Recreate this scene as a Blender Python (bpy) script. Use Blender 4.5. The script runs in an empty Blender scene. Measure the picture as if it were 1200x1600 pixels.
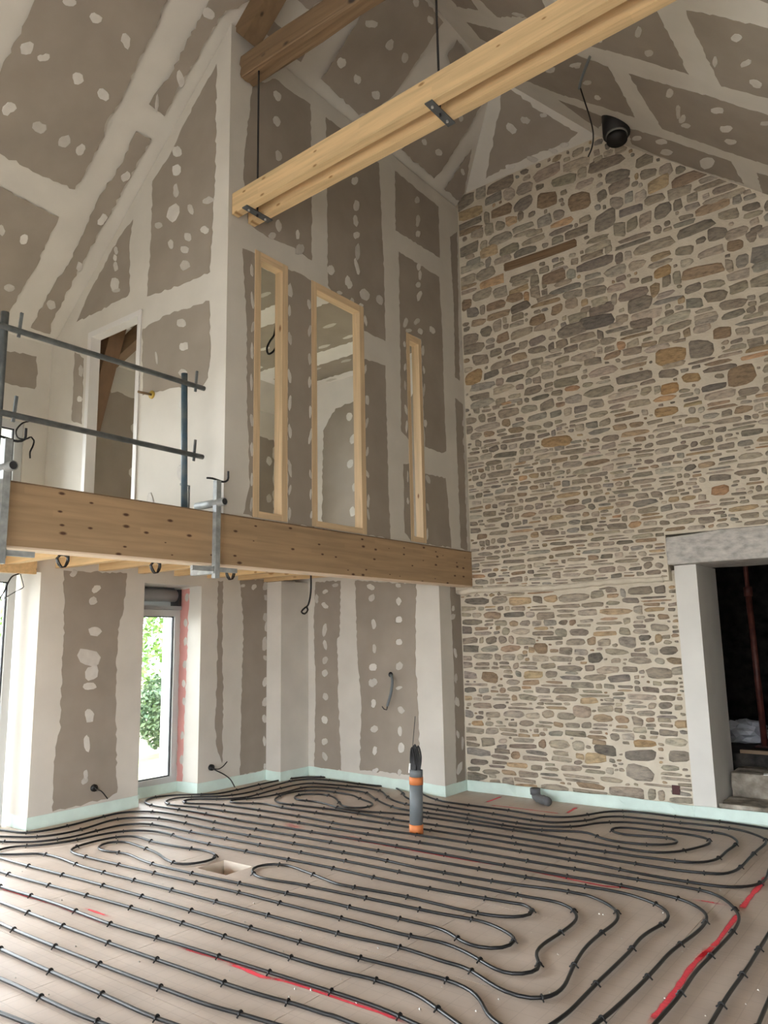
import bpy, bmesh, math, random
from mathutils import Vector
random.seed(7)
sc = bpy.context.scene
C = sc.collection

# ---------------------------------------------------------------- camera, sky, exposure
CAM = Vector((0, 0, 1.65)); FPX = 1185.93
FW = Vector((-0.5961346, 0.78535499, 0.16685648))
RT = Vector((0.79442944, 0.60705922, -0.01899905))
UP = Vector((0.11621276, -0.12122971, 0.98579813))
cd = bpy.data.cameras.new('camera'); cam = bpy.data.objects.new('camera', cd); C.objects.link(cam)
from mathutils import Matrix
cam.matrix_world = Matrix(((RT.x, UP.x, -FW.x, CAM.x), (RT.y, UP.y, -FW.y, CAM.y), (RT.z, UP.z, -FW.z, CAM.z), (0, 0, 0, 1)))
cd.sensor_fit = 'VERTICAL'; cd.sensor_height = 36.0; cd.lens = FPX / 1600 * 36.0
cd.clip_start = 0.05; cd.clip_end = 200
sc.camera = cam

w = bpy.data.worlds.new('sky'); sc.world = w; w.use_nodes = True
wn = w.node_tree; bg = wn.nodes['Background']
sky = wn.nodes.new('ShaderNodeTexSky'); sky.sky_type = 'HOSEK_WILKIE'; sky.turbidity = 6.0
sky.sun_direction = Vector((-0.3, -0.5, 0.8)).normalized()
mixw = wn.nodes.new('ShaderNodeMix'); mixw.data_type = 'RGBA'; mixw.inputs[0].default_value = 0.75
mixw.inputs[7].default_value = (.98, 1.0, 1.05, 1)      # mostly even overcast
wn.links.new(sky.outputs[0], mixw.inputs[6]); wn.links.new(mixw.outputs[2], bg.inputs[0])
bg.inputs[1].default_value = 6.0
sc.view_settings.view_transform = 'Standard'; sc.view_settings.look = 'None'
sc.view_settings.gamma = 1.0; sc.view_settings.use_curve_mapping = False
sc.view_settings.exposure = 2.0
sc.cycles.max_bounces = 10; sc.cycles.diffuse_bounces = 7; sc.cycles.transparent_max_bounces = 16
sc.cycles.sample_clamp_indirect = 8

def area(name, loc, rot, sx, sy, power, col=(1, 1, 1)):
    l = bpy.data.lights.new(name, 'AREA'); l.shape = 'RECTANGLE'; l.size = sx; l.size_y = sy
    l.energy = power; l.color = col
    o = bpy.data.objects.new(name, l); C.objects.link(o); o.location = loc; o.rotation_euler = rot
    return o

# ---------------------------------------------------------------- measured room
XM, XL, XR = -4.4126, -7.0535, 2.0
YS, YSL, YB, YD, YN = 7.4249, 7.5255, 7.0824, 3.7928, -4.0
XB = -4.631
ZBT, ZBB, ZWT, ZK = 2.6207, 2.2255, 6.868, 4.641
S = 0.8421
XRG, ZAP, YAP = -3.447, 7.737, 6.70
XH1, XH2, ZHIP = -4.2913, -2.6027, 7.026
ZKR = ZAP - S * (XR - XRG)

def ray(px, py):
    return (FW * FPX + RT * (px - 600) - UP * (py - 800))
def at(px, py, ax, c):
    d = ray(px, py); k = 'xyz'.index(ax); return CAM + d * ((c - CAM[k]) / d[k])
def onp(px, py, pl):
    o, n = pl; d = ray(px, py); return CAM + d * ((o - CAM).dot(n) / d.dot(n))
V = Vector
def plane(o, n): return (V(o), V(n).normalized())
P_WIN = plane((XM, 0, 0), (1, 0, 0)); P_DOOR = plane((0, YD, 0), (0, -1, 0)); P_LEFT = plane((XL, 0, 0), (1, 0, 0))
P_BACK = plane((XB, YB, 0), (-.0964, -1, 0)); P_LIN = plane((XB, 0, 0), (1, 0, 0))
P_LS = plane((XM, 0, ZWT), (S, 0, -1)); P_RS = plane((XRG, 0, ZAP), (-S, 0, -1))
_a, _b, _c = V((XH1, YS, ZHIP)), V((XH2, YS, ZHIP)), V((XRG, YAP, ZAP))
_n = (_b - _a).cross(_c - _a); _n = _n if _n.z < 0 else -_n
P_HIP = (_a, _n.normalized())

# ---------------------------------------------------------------- materials
def nodes(name):
    m = bpy.data.materials.new(name); m.use_nodes = True
    t = m.node_tree; return m, t, t.nodes['Principled BSDF']
def N(t, kind, **kw):
    n = t.nodes.new(kind)
    for k, v in kw.items():
        if k.startswith('i'): n.inputs[int(k[1:])].default_value = v
        else: setattr(n, k, v)
    return n
def coords(t, scale=(1, 1, 1)):
    g = N(t, 'ShaderNodeNewGeometry'); mp = N(t, 'ShaderNodeMapping'); mp.inputs[3].default_value = scale
    t.links.new(g.outputs['Position'], mp.inputs[0]); return mp.outputs[0]
def ramp(t, fac, stops):
    r = N(t, 'ShaderNodeValToRGB'); e = r.color_ramp.elements
    while len(e) < len(stops): e.new(0.5)
    for q, (p, c) in zip(e, stops): q.position = p; q.color = (*c, 1)
    t.links.new(fac, r.inputs[0]); return r.outputs[0]
def bump(t, b, fac, strength=0.3, dist=0.01):
    n = N(t, 'ShaderNodeBump'); n.inputs['Strength'].default_value = strength; n.inputs['Distance'].default_value = dist
    t.links.new(fac, n.inputs['Height']); t.links.new(n.outputs[0], b.inputs['Normal'])
def mottled(name, stops, scale=4.0, detail=6, rough=0.85, stretch=(1, 1, 1), bs=0.15, bd=0.004, bscale=40):
    m, t, b = nodes(name)
    co = coords(t, stretch); n = N(t, 'ShaderNodeTexNoise'); n.inputs['Scale'].default_value = scale; n.inputs['Detail'].default_value = detail
    t.links.new(co, n.inputs[0]); t.links.new(ramp(t, n.outputs[0], stops), b.inputs['Base Color'])
    b.inputs['Roughness'].default_value = rough
    if bs:
        n2 = N(t, 'ShaderNodeTexNoise'); n2.inputs['Scale'].default_value = bscale; n2.inputs['Detail'].default_value = 4
        t.links.new(co, n2.inputs[0]); bump(t, b, n2.outputs[0], bs, bd)
    return m
def plain(name, col, rough=0.5, metal=0.0):
    m, t, b = nodes(name); b.inputs['Base Color'].default_value = (*col, 1); b.inputs['Roughness'].default_value = rough
    b.inputs['Metallic'].default_value = metal; return m
def g(c, k): return tuple(min(1, x * k) for x in c)
def around(name, c, lo=.9, hi=1.08, **kw): return mottled(name, [(0.3, g(c, lo)), (0.7, g(c, hi))], **kw)

M_COMP = around('joint_compound', (.62, .595, .535), .93, 1.04, scale=2.5, bs=.12, bd=.003, bscale=14)
M_COMP_IN = around('brightened_compound', (.74, .72, .69), .93, 1.05, scale=2.5)  # same compound in a paler colour, to brighten the room behind the partition
M_BOARD = around('plasterboard_paper', (.315, .275, .228), .92, 1.08, scale=3, bs=.05, bscale=120)
def patch_mat():
    m, t, b = nodes('filler'); oi = N(t, 'ShaderNodeObjectInfo'); co = coords(t); n = N(t, 'ShaderNodeTexNoise'); n.inputs['Scale'].default_value = 16; n.inputs['Detail'].default_value = 5
    t.links.new(co, n.inputs[0]); ma = N(t, 'ShaderNodeMath', operation='MULTIPLY_ADD'); ma.inputs[1].default_value = .55; t.links.new(oi.outputs['Random'], ma.inputs[0])
    mb_ = N(t, 'ShaderNodeMath', operation='MULTIPLY'); mb_.inputs[1].default_value = .55; t.links.new(n.outputs[0], mb_.inputs[0]); t.links.new(mb_.outputs[0], ma.inputs[2])
    t.links.new(ramp(t, ma.outputs[0], [(.15, (.45, .425, .385)), (.8, (.65, .63, .585))]), b.inputs['Base Color']); b.inputs['Roughness'].default_value = .85
    bump(t, b, n.outputs[0], .3, .004); return m
M_PATCH = patch_mat()
M_PINK = around('pink_fire_board', (.62, .30, .27), .92, 1.06, scale=6)
M_MORTAR = mottled('lime_mortar', [(.3, (.565, .515, .41)), (.7, (.675, .62, .505))], scale=7, detail=8, bs=.5, bd=.012, bscale=38, rough=.95)
M_PANEL = None
def stone_mat():
    m, t, b = nodes('rubble_stone')
    a = N(t, 'ShaderNodeAttribute', attribute_name='stone_col'); co = coords(t, (.7, 1, 1.9))
    n = N(t, 'ShaderNodeTexNoise'); n.inputs['Scale'].default_value = 17; n.inputs['Detail'].default_value = 8; n.inputs['Roughness'].default_value = .7
    t.links.new(co, n.inputs[0])
    r = ramp(t, n.outputs[0], [(.3, (.48, .48, .48)), (.5, (.98, .97, .96)), (.72, (1.35, 1.3, 1.2))])
    mx = N(t, 'ShaderNodeMix', data_type='RGBA', blend_type='MULTIPLY'); mx.inputs[0].default_value = 1
    t.links.new(a.outputs['Color'], mx.inputs[6]); t.links.new(r, mx.inputs[7])
    t.links.new(mx.outputs[2], b.inputs['Base Color']); b.inputs['Roughness'].default_value = .9
    bump(t, b, n.outputs[0], .7, .02); return m
M_STONE = stone_mat()
M_DARKSTONE = mottled('near_black_stone', [(.35, (.008, .008, .008)), (.65, (.05, .045, .04))], scale=7, detail=8, bs=.8, bd=.03, bscale=9, rough=1)  # near-black mottled stone for the room behind the doorway
M_GRANITE = mottled('granite', [(.3, (.33, .32, .295)), (.5, (.47, .455, .42)), (.72, (.58, .56, .51))], scale=22, detail=10, stretch=(.6, 1, 1), bs=.5, bd=.006, bscale=80, rough=.9)
M_STEP = mottled('worn_step_stone', [(.3, (.13, .115, .09)), (.55, (.30, .27, .22)), (.75, (.52, .49, .42))], scale=7, detail=9, bs=.8, bd=.02, bscale=20, rough=.95)
M_RENDER = around('white_render', (.68, .675, .63), .93, 1.03, scale=3, bs=.1, bd=.003, bscale=20)

def wood(name, axis, base, dark, knots=True, lam=0.0, grain=26, flat=None, ksc=1.9, gate=.45, lamc=.82):
    m, t, b = nodes(name)
    st = [9.0, 9.0, 9.0]; st[axis] = 0.5
    co = coords(t, tuple(st)); n = N(t, 'ShaderNodeTexNoise'); n.inputs['Scale'].default_value = grain / 9; n.inputs['Detail'].default_value = 5; n.inputs['Distortion'].default_value = .6
    t.links.new(co, n.inputs[0]); col = ramp(t, n.outputs[0], [(.3, g(base, .84)), (.62, g(base, 1.06))])
    if lam:
        geo = N(t, 'ShaderNodeNewGeometry'); sx = N(t, 'ShaderNodeSeparateXYZ'); t.links.new(geo.outputs['Position'], sx.inputs[0])
        d = N(t, 'ShaderNodeMath', operation='DIVIDE'); d.inputs[1].default_value = lam; t.links.new(sx.outputs[2], d.inputs[0])
        fl = N(t, 'ShaderNodeMath', operation='FLOOR'); t.links.new(d.outputs[0], fl.inputs[0])
        l2 = N(t, 'ShaderNodeMath', operation='DIVIDE'); l2.inputs[1].default_value = 1.7; t.links.new(sx.outputs[axis], l2.inputs[0])
        ad = N(t, 'ShaderNodeMath', operation='MULTIPLY_ADD'); ad.inputs[1].default_value = .37; t.links.new(fl.outputs[0], ad.inputs[0]); t.links.new(l2.outputs[0], ad.inputs[2])
        f2 = N(t, 'ShaderNodeMath', operation='FLOOR'); t.links.new(ad.outputs[0], f2.inputs[0])
        cb = N(t, 'ShaderNodeCombineXYZ'); t.links.new(fl.outputs[0], cb.inputs[0]); t.links.new(f2.outputs[0], cb.inputs[1])
        wnz = N(t, 'ShaderNodeTexWhiteNoise', noise_dimensions='3D'); t.links.new(cb.outputs[0], wnz.inputs[0])
        rr = ramp(t, wnz.outputs[0], [(0, (lamc, lamc, lamc * .98)), (1, (1.06, 1.05, 1.03))])
        mm = N(t, 'ShaderNodeMix', data_type='RGBA', blend_type='MULTIPLY'); mm.inputs[0].default_value = 1
        t.links.new(col, mm.inputs[6]); t.links.new(rr, mm.inputs[7]); col = mm.outputs[2]
    if knots:
        ks = [5.0, 5.0, 5.0]; ks[axis] = 2.2
        if flat is not None: ks[flat] = .01
        v = N(t, 'ShaderNodeTexVoronoi'); v.inputs['Scale'].default_value = ksc; kc = coords(t, tuple(ks))
        if flat is not None:
            v.voronoi_dimensions = '2D'; sp_ = N(t, 'ShaderNodeSeparateXYZ'); cp_ = N(t, 'ShaderNodeCombineXYZ'); t.links.new(kc, sp_.inputs[0])
            o_ = [k for k in (0, 1, 2) if k not in (axis, flat)][0]; t.links.new(sp_.outputs[axis], cp_.inputs[0]); t.links.new(sp_.outputs[o_], cp_.inputs[1]); kc = cp_.outputs[0]
        t.links.new(kc, v.inputs[0])
        vc = N(t, 'ShaderNodeSeparateColor'); t.links.new(v.outputs['Color'], vc.inputs[0]); va = N(t, 'ShaderNodeMath', operation='MULTIPLY_ADD'); va.inputs[1].default_value = .95; va.inputs[2].default_value = .4
        t.links.new(vc.outputs[1], va.inputs[0]); vd_ = N(t, 'ShaderNodeMath', operation='DIVIDE'); t.links.new(v.outputs['Distance'], vd_.inputs[0]); t.links.new(va.outputs[0], vd_.inputs[1])
        kr = ramp(t, vd_.outputs[0], [(.055, (1, 1, 1)), (.125, (0, 0, 0))] if flat is not None else [(.09, (1, 1, 1)), (.17, (0, 0, 0))])
        wv = N(t, 'ShaderNodeSeparateColor'); t.links.new(v.outputs['Color'], wv.inputs[0])
        gt = N(t, 'ShaderNodeMath', operation='GREATER_THAN'); gt.inputs[1].default_value = gate; t.links.new(wv.outputs[0], gt.inputs[0])
        mu = N(t, 'ShaderNodeMath', operation='MULTIPLY'); t.links.new(kr, mu.inputs[0]); t.links.new(gt.outputs[0], mu.inputs[1])
        mx = N(t, 'ShaderNodeMix', data_type='RGBA'); mx.inputs[7].default_value = (*dark, 1)
        t.links.new(mu.outputs[0], mx.inputs[0]); t.links.new(col, mx.inputs[6]); col = mx.outputs[2]
    t.links.new(col, b.inputs['Base Color']); b.inputs['Roughness'].default_value = .6
    bump(t, b, n.outputs[0], .15, .004); return m
M_GLUE = wood('glulam_lengthwise', 1, (.40, .275, .158), (.075, .03, .012), lam=.04, flat=0, ksc=2.3, gate=.5, lamc=.93)
M_TWIN = wood('twin_beam_spruce', 0, (.66, .48, .265), (.32, .18, .07), lam=.043, flat=1, ksc=1.5, gate=.5, lamc=.92)
M_JOIST = wood('joist_spruce', 0, (.70, .50, .26), (.40, .22, .09))
M_FRAMEV = wood('frame_pine_upright', 2, (.66, .50, .31), (.24, .11, .05))
M_FRAMEH = wood('frame_pine_level', 1, (.68, .51, .315), (.24, .11, .05))
M_OAK = wood('old_oak', 0, (.20, .13, .07), (.03, .018, .01), grain=14)
M_OAKV = wood('old_oak_upright', 2, (.19, .11, .058), (.03, .015, .01), grain=14)
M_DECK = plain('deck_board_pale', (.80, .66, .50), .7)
M_STEEL = mottled('galvanised_steel', [(.3, (.20, .22, .22)), (.7, (.36, .38, .37))], scale=18, rough=.45, bs=0)
M_RAIL = mottled('scaffold_tube_steel', [(.3, (.085, .10, .105)), (.7, (.17, .19, .19))], scale=16, rough=.45, bs=0)
M_BLUE = mottled('blue_worn_paint', [(.35, (.05, .10, .14)), (.65, (.12, .15, .16))], scale=10, rough=.5, bs=0)
M_ROD = plain('dark_rod', (.035, .035, .035), .5, .3)
M_STRAP = plain('strap_steel', (.11, .12, .125), .45, .4)
M_BOLT = plain('bolt_bright', (.6, .6, .58), .35, .6)
M_PIPE = plain('pipe_black_plastic', (.007, .008, .009), .36)
M_CLIP = plain('clip_black_plastic', (.008, .008, .008), .45)
M_CABLE = plain('cable_black', (.006, .006, .006), .45)
M_CONDG = around('conduit_grey_plastic', (.14, .16, .17), .9, 1.1, scale=8, rough=.55, bs=0)
M_ORANGE = around('conduit_orange_plastic', (.62, .20, .06), .85, 1.1, scale=12, rough=.6, bs=0)
M_PVC = around('drain_grey_plastic', (.12, .125, .13), .85, 1.15, scale=10, rough=.5, bs=0)
M_DUCT = plain('duct_black', (.004, .004, .004), .6)
M_DUCTR = plain('duct_grey_seal', (.20, .20, .18), .6)
M_YEL = plain('yellow_tube', (.50, .34, .05), .5)
M_FOAM = around('edge_foam_aqua', (.64, .79, .73), .92, 1.08, scale=5, rough=.6, bs=.2, bd=.01, bscale=6)
M_ALU = around('window_frame_grey', (.55, .57, .56), .97, 1.03, scale=5, rough=.4, bs=0)
M_GASKET = plain('window_gasket', (.02, .022, .025), .6)
M_SHUT = plain('shutter_grey', (.32, .33, .33), .5)
M_RUST = mottled('red_oxide_steel', [(.35, (.05, .012, .009)), (.65, (.11, .03, .02))], scale=12, rough=.6, bs=0)
M_BAG = plain('plastic_bag_pale', (.45, .47, .50), .35)
M_PAPER = plain('white_paper', (.85, .85, .84), .8)
M_CONC = around('pit_cement', (.62, .57, .48), .9, 1.08, scale=6)
M_PITRED = plain('pit_red_floor', (.42, .15, .11), .8)
M_GRASS = mottled('lawn', [(.3, (.12, .16, .045)), (.5, (.20, .19, .10)), (.72, (.26, .235, .165))], scale=1.4, detail=10, rough=1)
def leaf_mat(n, a, b_): return mottled(n, [(.35, a), (.65, b_)], scale=5, rough=.7, bs=0)
M_LEAF = leaf_mat('hedge_leaf_bright', (.045, .13, .016), (.15, .24, .05))
M_LEAF2 = leaf_mat('shrub_leaf_dull', (.025, .06, .024), (.09, .135, .06))
M_EXT = mottled('outside_lime_wall', [(.3, (.62, .58, .50)), (.7, (.80, .77, .70))], scale=12, rough=.95)
def glass_mat():
    m, t, b = nodes('window_glass'); t.nodes.remove(b)
    out = t.nodes['Material Output']; tr = N(t, 'ShaderNodeBsdfTransparent'); gl = N(t, 'ShaderNodeBsdfGlossy'); gl.inputs['Roughness'].default_value = .02
    tr.inputs[0].default_value = (.95, .97, .96, 1)
    fr = N(t, 'ShaderNodeFresnel'); fr.inputs[0].default_value = 1.35; mx = N(t, 'ShaderNodeMixShader')
    t.links.new(fr.outputs[0], mx.inputs[0]); t.links.new(tr.outputs[0], mx.inputs[1]); t.links.new(gl.outputs[0], mx.inputs[2]); t.links.new(mx.outputs[0], out.inputs[0]); return m
M_GLASS = glass_mat()
def panel_mat():
    m, t, b = nodes('insulation_panel_face'); co = coords(t)
    n = N(t, 'ShaderNodeTexNoise'); n.inputs['Scale'].default_value = 2.2; n.inputs['Detail'].default_value = 9; t.links.new(co, n.inputs[0])
    col = ramp(t, n.outputs[0], [(.3, (.465, .39, .33)), (.7, (.585, .495, .425))])
    br = N(t, 'ShaderNodeTexBrick'); br.offset = 0; br.inputs['Scale'].default_value = 1; br.inputs['Mortar Size'].default_value = .0028
    br.inputs['Brick Width'].default_value = .10; br.inputs['Row Height'].default_value = .10; br.inputs['Mortar Smooth'].default_value = .3
    t.links.new(co, br.inputs[0])
    ml = N(t, 'ShaderNodeMath', operation='MULTIPLY'); ml.inputs[1].default_value = .17; t.links.new(br.outputs['Fac'], ml.inputs[0])
    mx = N(t, 'ShaderNodeMix', data_type='RGBA'); mx.inputs[7].default_value = (.17, .14, .115, 1); t.links.new(ml.outputs[0], mx.inputs[0]); t.links.new(col, mx.inputs[6])
    t.links.new(mx.outputs[2], b.inputs['Base Color']); b.inputs['Roughness'].default_value = .52; b.inputs['Specular IOR Level'].default_value = .45
    n2 = N(t, 'ShaderNodeTexNoise'); n2.inputs['Scale'].default_value = 6; n2.inputs['Detail'].default_value = 3; t.links.new(co, n2.inputs[0]); bump(t, b, n2.outputs[0], .25, .02)
    return m
M_PANEL = panel_mat()
def spray_mat():
    m, t, b = nodes('red_marking_spray'); out = t.nodes['Material Output']
    b.inputs['Base Color'].default_value = (.95, .075, .11, 1); b.inputs['Roughness'].default_value = .7
    a = N(t, 'ShaderNodeAttribute', attribute_name='cover'); co = coords(t)
    n = N(t, 'ShaderNodeTexNoise'); n.inputs['Scale'].default_value = 55; n.inputs['Detail'].default_value = 6; t.links.new(co, n.inputs[0])
    mu = N(t, 'ShaderNodeMath', operation='MULTIPLY_ADD'); mu.inputs[1].default_value = .7; mu.inputs[2].default_value = -.35; t.links.new(n.outputs[0], mu.inputs[0])
    ad = N(t, 'ShaderNodeMath', operation='ADD', use_clamp=True); t.links.new(a.outputs['Fac'], ad.inputs[0]); t.links.new(mu.outputs[0], ad.inputs[1])
    ml = N(t, 'ShaderNodeMath', operation='MULTIPLY', use_clamp=True); t.links.new(ad.outputs[0], ml.inputs[0]); t.links.new(a.outputs['Fac'], ml.inputs[1])
    tr = N(t, 'ShaderNodeBsdfTransparent'); mx = N(t, 'ShaderNodeMixShader')
    t.links.new(ml.outputs[0], mx.inputs[0]); t.links.new(tr.outputs[0], mx.inputs[1]); t.links.new(b.outputs[0], mx.inputs[2]); t.links.new(mx.outputs[0], out.inputs[0]); return m
M_SPRAY = spray_mat()

# ---------------------------------------------------------------- mesh helpers
def wloc(o):
    p = V((0, 0, 0))
    while o: p = p + o.location; o = o.parent
    return p
def link(name, verts, faces, mat, parent=None, smooth=False, origin=None):
    verts = [V(v) for v in verts]
    if parent is not None and origin is None: org = wloc(parent)
    elif origin is None:
        org = V((sum(v.x for v in verts) / len(verts), sum(v.y for v in verts) / len(verts), min(v.z for v in verts)))
    else: org = V(origin)
    me = bpy.data.meshes.new(name); me.from_pydata([tuple(v - org) for v in verts], [], faces)
    me.materials.append(mat)
    if smooth: me.polygons.foreach_set('use_smooth', [True] * len(me.polygons))
    me.update(); o = bpy.data.objects.new(name, me); C.objects.link(o)
    if parent is not None: o.parent = parent; o.location = org - wloc(parent)
    else: o.location = org
    return o
def tag(o, label=None, cat=None, group=None, kind=None):
    if label: o['label'] = label
    if cat: o['category'] = cat
    if group: o['group'] = group
    if kind: o['kind'] = kind
    return o
def empty(name, loc, label, cat, group=None, kind=None):
    o = bpy.data.objects.new(name, None); C.objects.link(o); o.location = loc; o.empty_display_size = .05
    return tag(o, label, cat, group, kind)
class MB:
    def __init__(s): s.v = []; s.f = []
    def add(s, vs, fs):
        k = len(s.v); s.v += [V(v) for v in vs]; s.f += [tuple(i + k for i in f) for f in fs]; return s
    def hexa(s, p):   # 8 corners: bottom 4 ccw, top 4
        return s.add(p, [(3, 2, 1, 0), (4, 5, 6, 7), (0, 1, 5, 4), (1, 2, 6, 5), (2, 3, 7, 6), (3, 0, 4, 7)])
    def box(s, x0, x1, y0, y1, z0, z1):
        return s.hexa([(x0, y0, z0), (x1, y0, z0), (x1, y1, z0), (x0, y1, z0), (x0, y0, z1), (x1, y0, z1), (x1, y1, z1), (x0, y1, z1)])
    def prism(s, poly, d):
        n = len(poly); d = V(d)
        return s.add([V(p) for p in poly] + [V(p) + d for p in poly],
                     [tuple(range(n)), tuple(range(2 * n - 1, n - 1, -1))] + [(i, n + i, n + (i + 1) % n, (i + 1) % n) for i in range(n)])
    def bar(s, a, b, wd, ht, up=(0, 0, 1)):
        a, b = V(a), V(b); t = (b - a).normalized(); sd = t.cross(V(up)).normalized(); u = sd.cross(t)
        c = [a - sd * wd / 2 - u * ht / 2, a + sd * wd / 2 - u * ht / 2, a + sd * wd / 2 + u * ht / 2, a - sd * wd / 2 + u * ht / 2]
        return s.hexa(c + [p + (b - a) for p in c])
    def tube(s, pts, r, n=8, cap=True):
        pts = [V(p) for p in pts]; rs = r if isinstance(r, (list, tuple)) else [r] * len(pts); k = len(s.v); prev = None
        for i, p in enumerate(pts):
            t = (pts[min(i + 1, len(pts) - 1)] - pts[max(i - 1, 0)])
            t = t.normalized() if t.length > 1e-9 else V((0, 0, 1))
            if prev is None:
                a = V((0, 0, 1)) if abs(t.z) < .9 else V((1, 0, 0)); u = t.cross(a).normalized()
            else: u = (prev - t * prev.dot(t)).normalized()
            prev = u; w_ = t.cross(u)
            for j in range(n):
                q = 2 * math.pi * j / n; s.v.append(p + (u * math.cos(q) + w_ * math.sin(q)) * rs[i])
        for i in range(len(pts) - 1):
            for j in range(n):
                a = k + i * n + j; b = k + i * n + (j + 1) % n; s.f.append((a, b, b + n, a + n))
        if cap:
            s.f.append(tuple(k + j for j in range(n - 1, -1, -1))); e = k + (len(pts) - 1) * n; s.f.append(tuple(e + j for j in range(n)))
        return s
    def build(s, name, mat, parent=None, smooth=False): return link(name, s.v, s.f, mat, parent, smooth)
def box(name, x0, x1, y0, y1, z0, z1, mat, parent=None): return MB().box(x0, x1, y0, y1, z0, z1).build(name, mat, parent)
def catmull(P, step):
    P = [V(p) for p in P]; Q = [P[0] * 2 - P[1]] + P + [P[-1] * 2 - P[-2]]; out = []
    for i in range(1, len(Q) - 2):
        a, b, c, d = Q[i - 1:i + 3]; n = max(1, int((c - b).length / step))
        ta, tb = max((b - a).length, 1e-6) ** .5, max((c - b).length, 1e-6) ** .5; td = max((d - c).length, 1e-6) ** .5
        m1 = tb * ((b - a) / ta - (c - a) / (ta + tb) + (c - b) / tb); m2 = tb * ((c - b) / tb - (d - b) / (tb + td) + (d - c) / td)
        for k in range(n):
            u = k / n; u2, u3 = u * u, u ** 3
            out.append(b * (2 * u3 - 3 * u2 + 1) + m1 * (u3 - 2 * u2 + u) + c * (-2 * u3 + 3 * u2) + m2 * (u3 - u2))
    out.append(P[-1]); return out
def structure(o): o['kind'] = 'structure'; return o
def wall_grid(mb, us, vs, holes, put):
    us = sorted(set(us + [h[0] for h in holes] + [h[1] for h in holes])); vs = sorted(set(vs + [h[2] for h in holes] + [h[3] for h in holes]))
    for i in range(len(us) - 1):
        j = 0
        while j < len(vs) - 1:
            def hole(jj):
                cu, cv = (us[i] + us[i + 1]) / 2, (vs[jj] + vs[jj + 1]) / 2
                return any(h[0] < cu < h[1] and h[2] < cv < h[3] for h in holes)
            if hole(j): j += 1; continue
            k = j
            while k + 1 < len(vs) - 1 and not hole(k + 1): k += 1
            put(mb, us[i], us[i + 1], vs[j], vs[k + 1]); j = k + 1

# ================================================================ SETTING
ZSL = ZBB + .185            # joist bottoms / ceiling boards under the mezzanine
# ---- left wall with its tall openings
A_Y0, A_Y1, A_Z = -2.6, 3.81, 2.36
B_Y0, B_Y1, B_Z = 4.98, 5.755, 2.315
C_Y0, C_Y1, C_Z0, C_Z1 = -2.6, 3.56, 2.66, 3.80
D_Y0, D_Y1, D_Z0, D_Z1 = 4.95, 6.55, 2.64, 4.58
wl = MB()
wall_grid(wl, [YN, 7.6], [-.1, ZK + .3], [(A_Y0, A_Y1, -.2, A_Z), (B_Y0, B_Y1, -.2, B_Z), (C_Y0, C_Y1, C_Z0, C_Z1), (D_Y0, D_Y1, D_Z0, D_Z1)],
          lambda m, a, b, c, d: m.box(XL - .70, XL, a, b, c, d))
wall_left = structure(wl.build('wall_left', M_COMP))
# ---- near end wall with a big glazed opening behind the camera, right wall
wn_ = MB()
NZ = [(XL, ZK), (XRG, ZAP), (XR, ZKR)]
wn_.prism([(XL, YN, 0), (-4.6, YN, 0), (-4.6, YN, 2.35), (1.0, YN, 2.35), (1.0, YN, 0), (XR, YN, 0), (XR, YN, ZKR), (XRG, YN, ZAP), (XL, YN, ZK)], (0, -.5, 0))
wall_near = structure(wn_.build('wall_near', M_BOARD))
wr = MB(); wall_grid(wr, [YN, 7.6], [0, ZKR + .2], [(-3.0, -.6, .0, 2.2)], lambda m, a, b, c, d: m.box(XR, XR + .5, a, b, c, d))
wall_right = structure(wr.build('wall_right', M_BOARD))
# ---- roof slopes
def slab(name, pts, n, t, mat):
    return structure(MB().prism(pts, V(n) * -t).build(name, mat))
ls = slab('ceiling_left', [(XL - .3, YN, ZK - .3 * S), (XRG, YN, ZAP), (XRG, YAP, ZAP), (XH1, YS, ZHIP), (XH1, YS + .4, ZHIP), (XL - .3, YS + .4, ZK - .3 * S)], P_LS[1], .12, M_COMP)
rs = slab('ceiling_right', [(XRG, YN, ZAP), (XR + .3, YN, ZKR - .3 * S), (XR + .3, YS + .4, ZKR - .3 * S), (XH2, YS + .4, ZHIP), (XH2, YS, ZHIP), (XRG, YAP, ZAP)], P_RS[1], .12, M_COMP)
_e = (V(((XH1 + XH2) / 2, YS, ZHIP)) - V(_c)).normalized() * .35
hp = slab('ceiling_hip', [V(_a), V(_c), V(_b), V(_b) + _e, V(_a) + _e], P_HIP[1], .12, M_COMP)
# ---- partition with the three inner windows (72 mm stud wall)
WINS = [(4.088, 4.474, 2.634, 4.913), (4.780, 5.533, 2.634, 4.905), (6.258, 6.530, 2.640, 4.880)]
pt = MB()
wall_grid(pt, [YD + .075, YS + .05], [ZBT - .02, ZWT], WINS, lambda m, a, b, c, d: m.box(XM - .075, XM, a, b, c, d))
wall_part = structure(pt.build('wall_partition', M_COMP))
# ---- end wall with the door, under the slope
DX0, DX1, DZ = -6.33, -5.595, 4.55
def zs(x): return ZK + S * (x - XL)
dw = MB(); dpt = (0, .075, 0)
dw.prism([(XL, YD, ZBT), (DX0 - .03, YD, ZBT), (DX0 - .03, YD, zs(DX0 - .03)), (XL, YD, ZK)], dpt)
dw.prism([(DX0 - .03, YD, DZ + .03), (DX1 + .03, YD, DZ + .03), (DX1 + .03, YD, zs(DX1 + .03)), (DX0 - .03, YD, zs(DX0 - .03))], dpt)
dw.prism([(DX1 + .03, YD, ZBT), (XM, YD, ZBT), (XM, YD, ZWT), (DX1 + .03, YD, zs(DX1 + .03))], dpt)
wall_door = structure(dw.build('wall_door', M_COMP))
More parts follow.
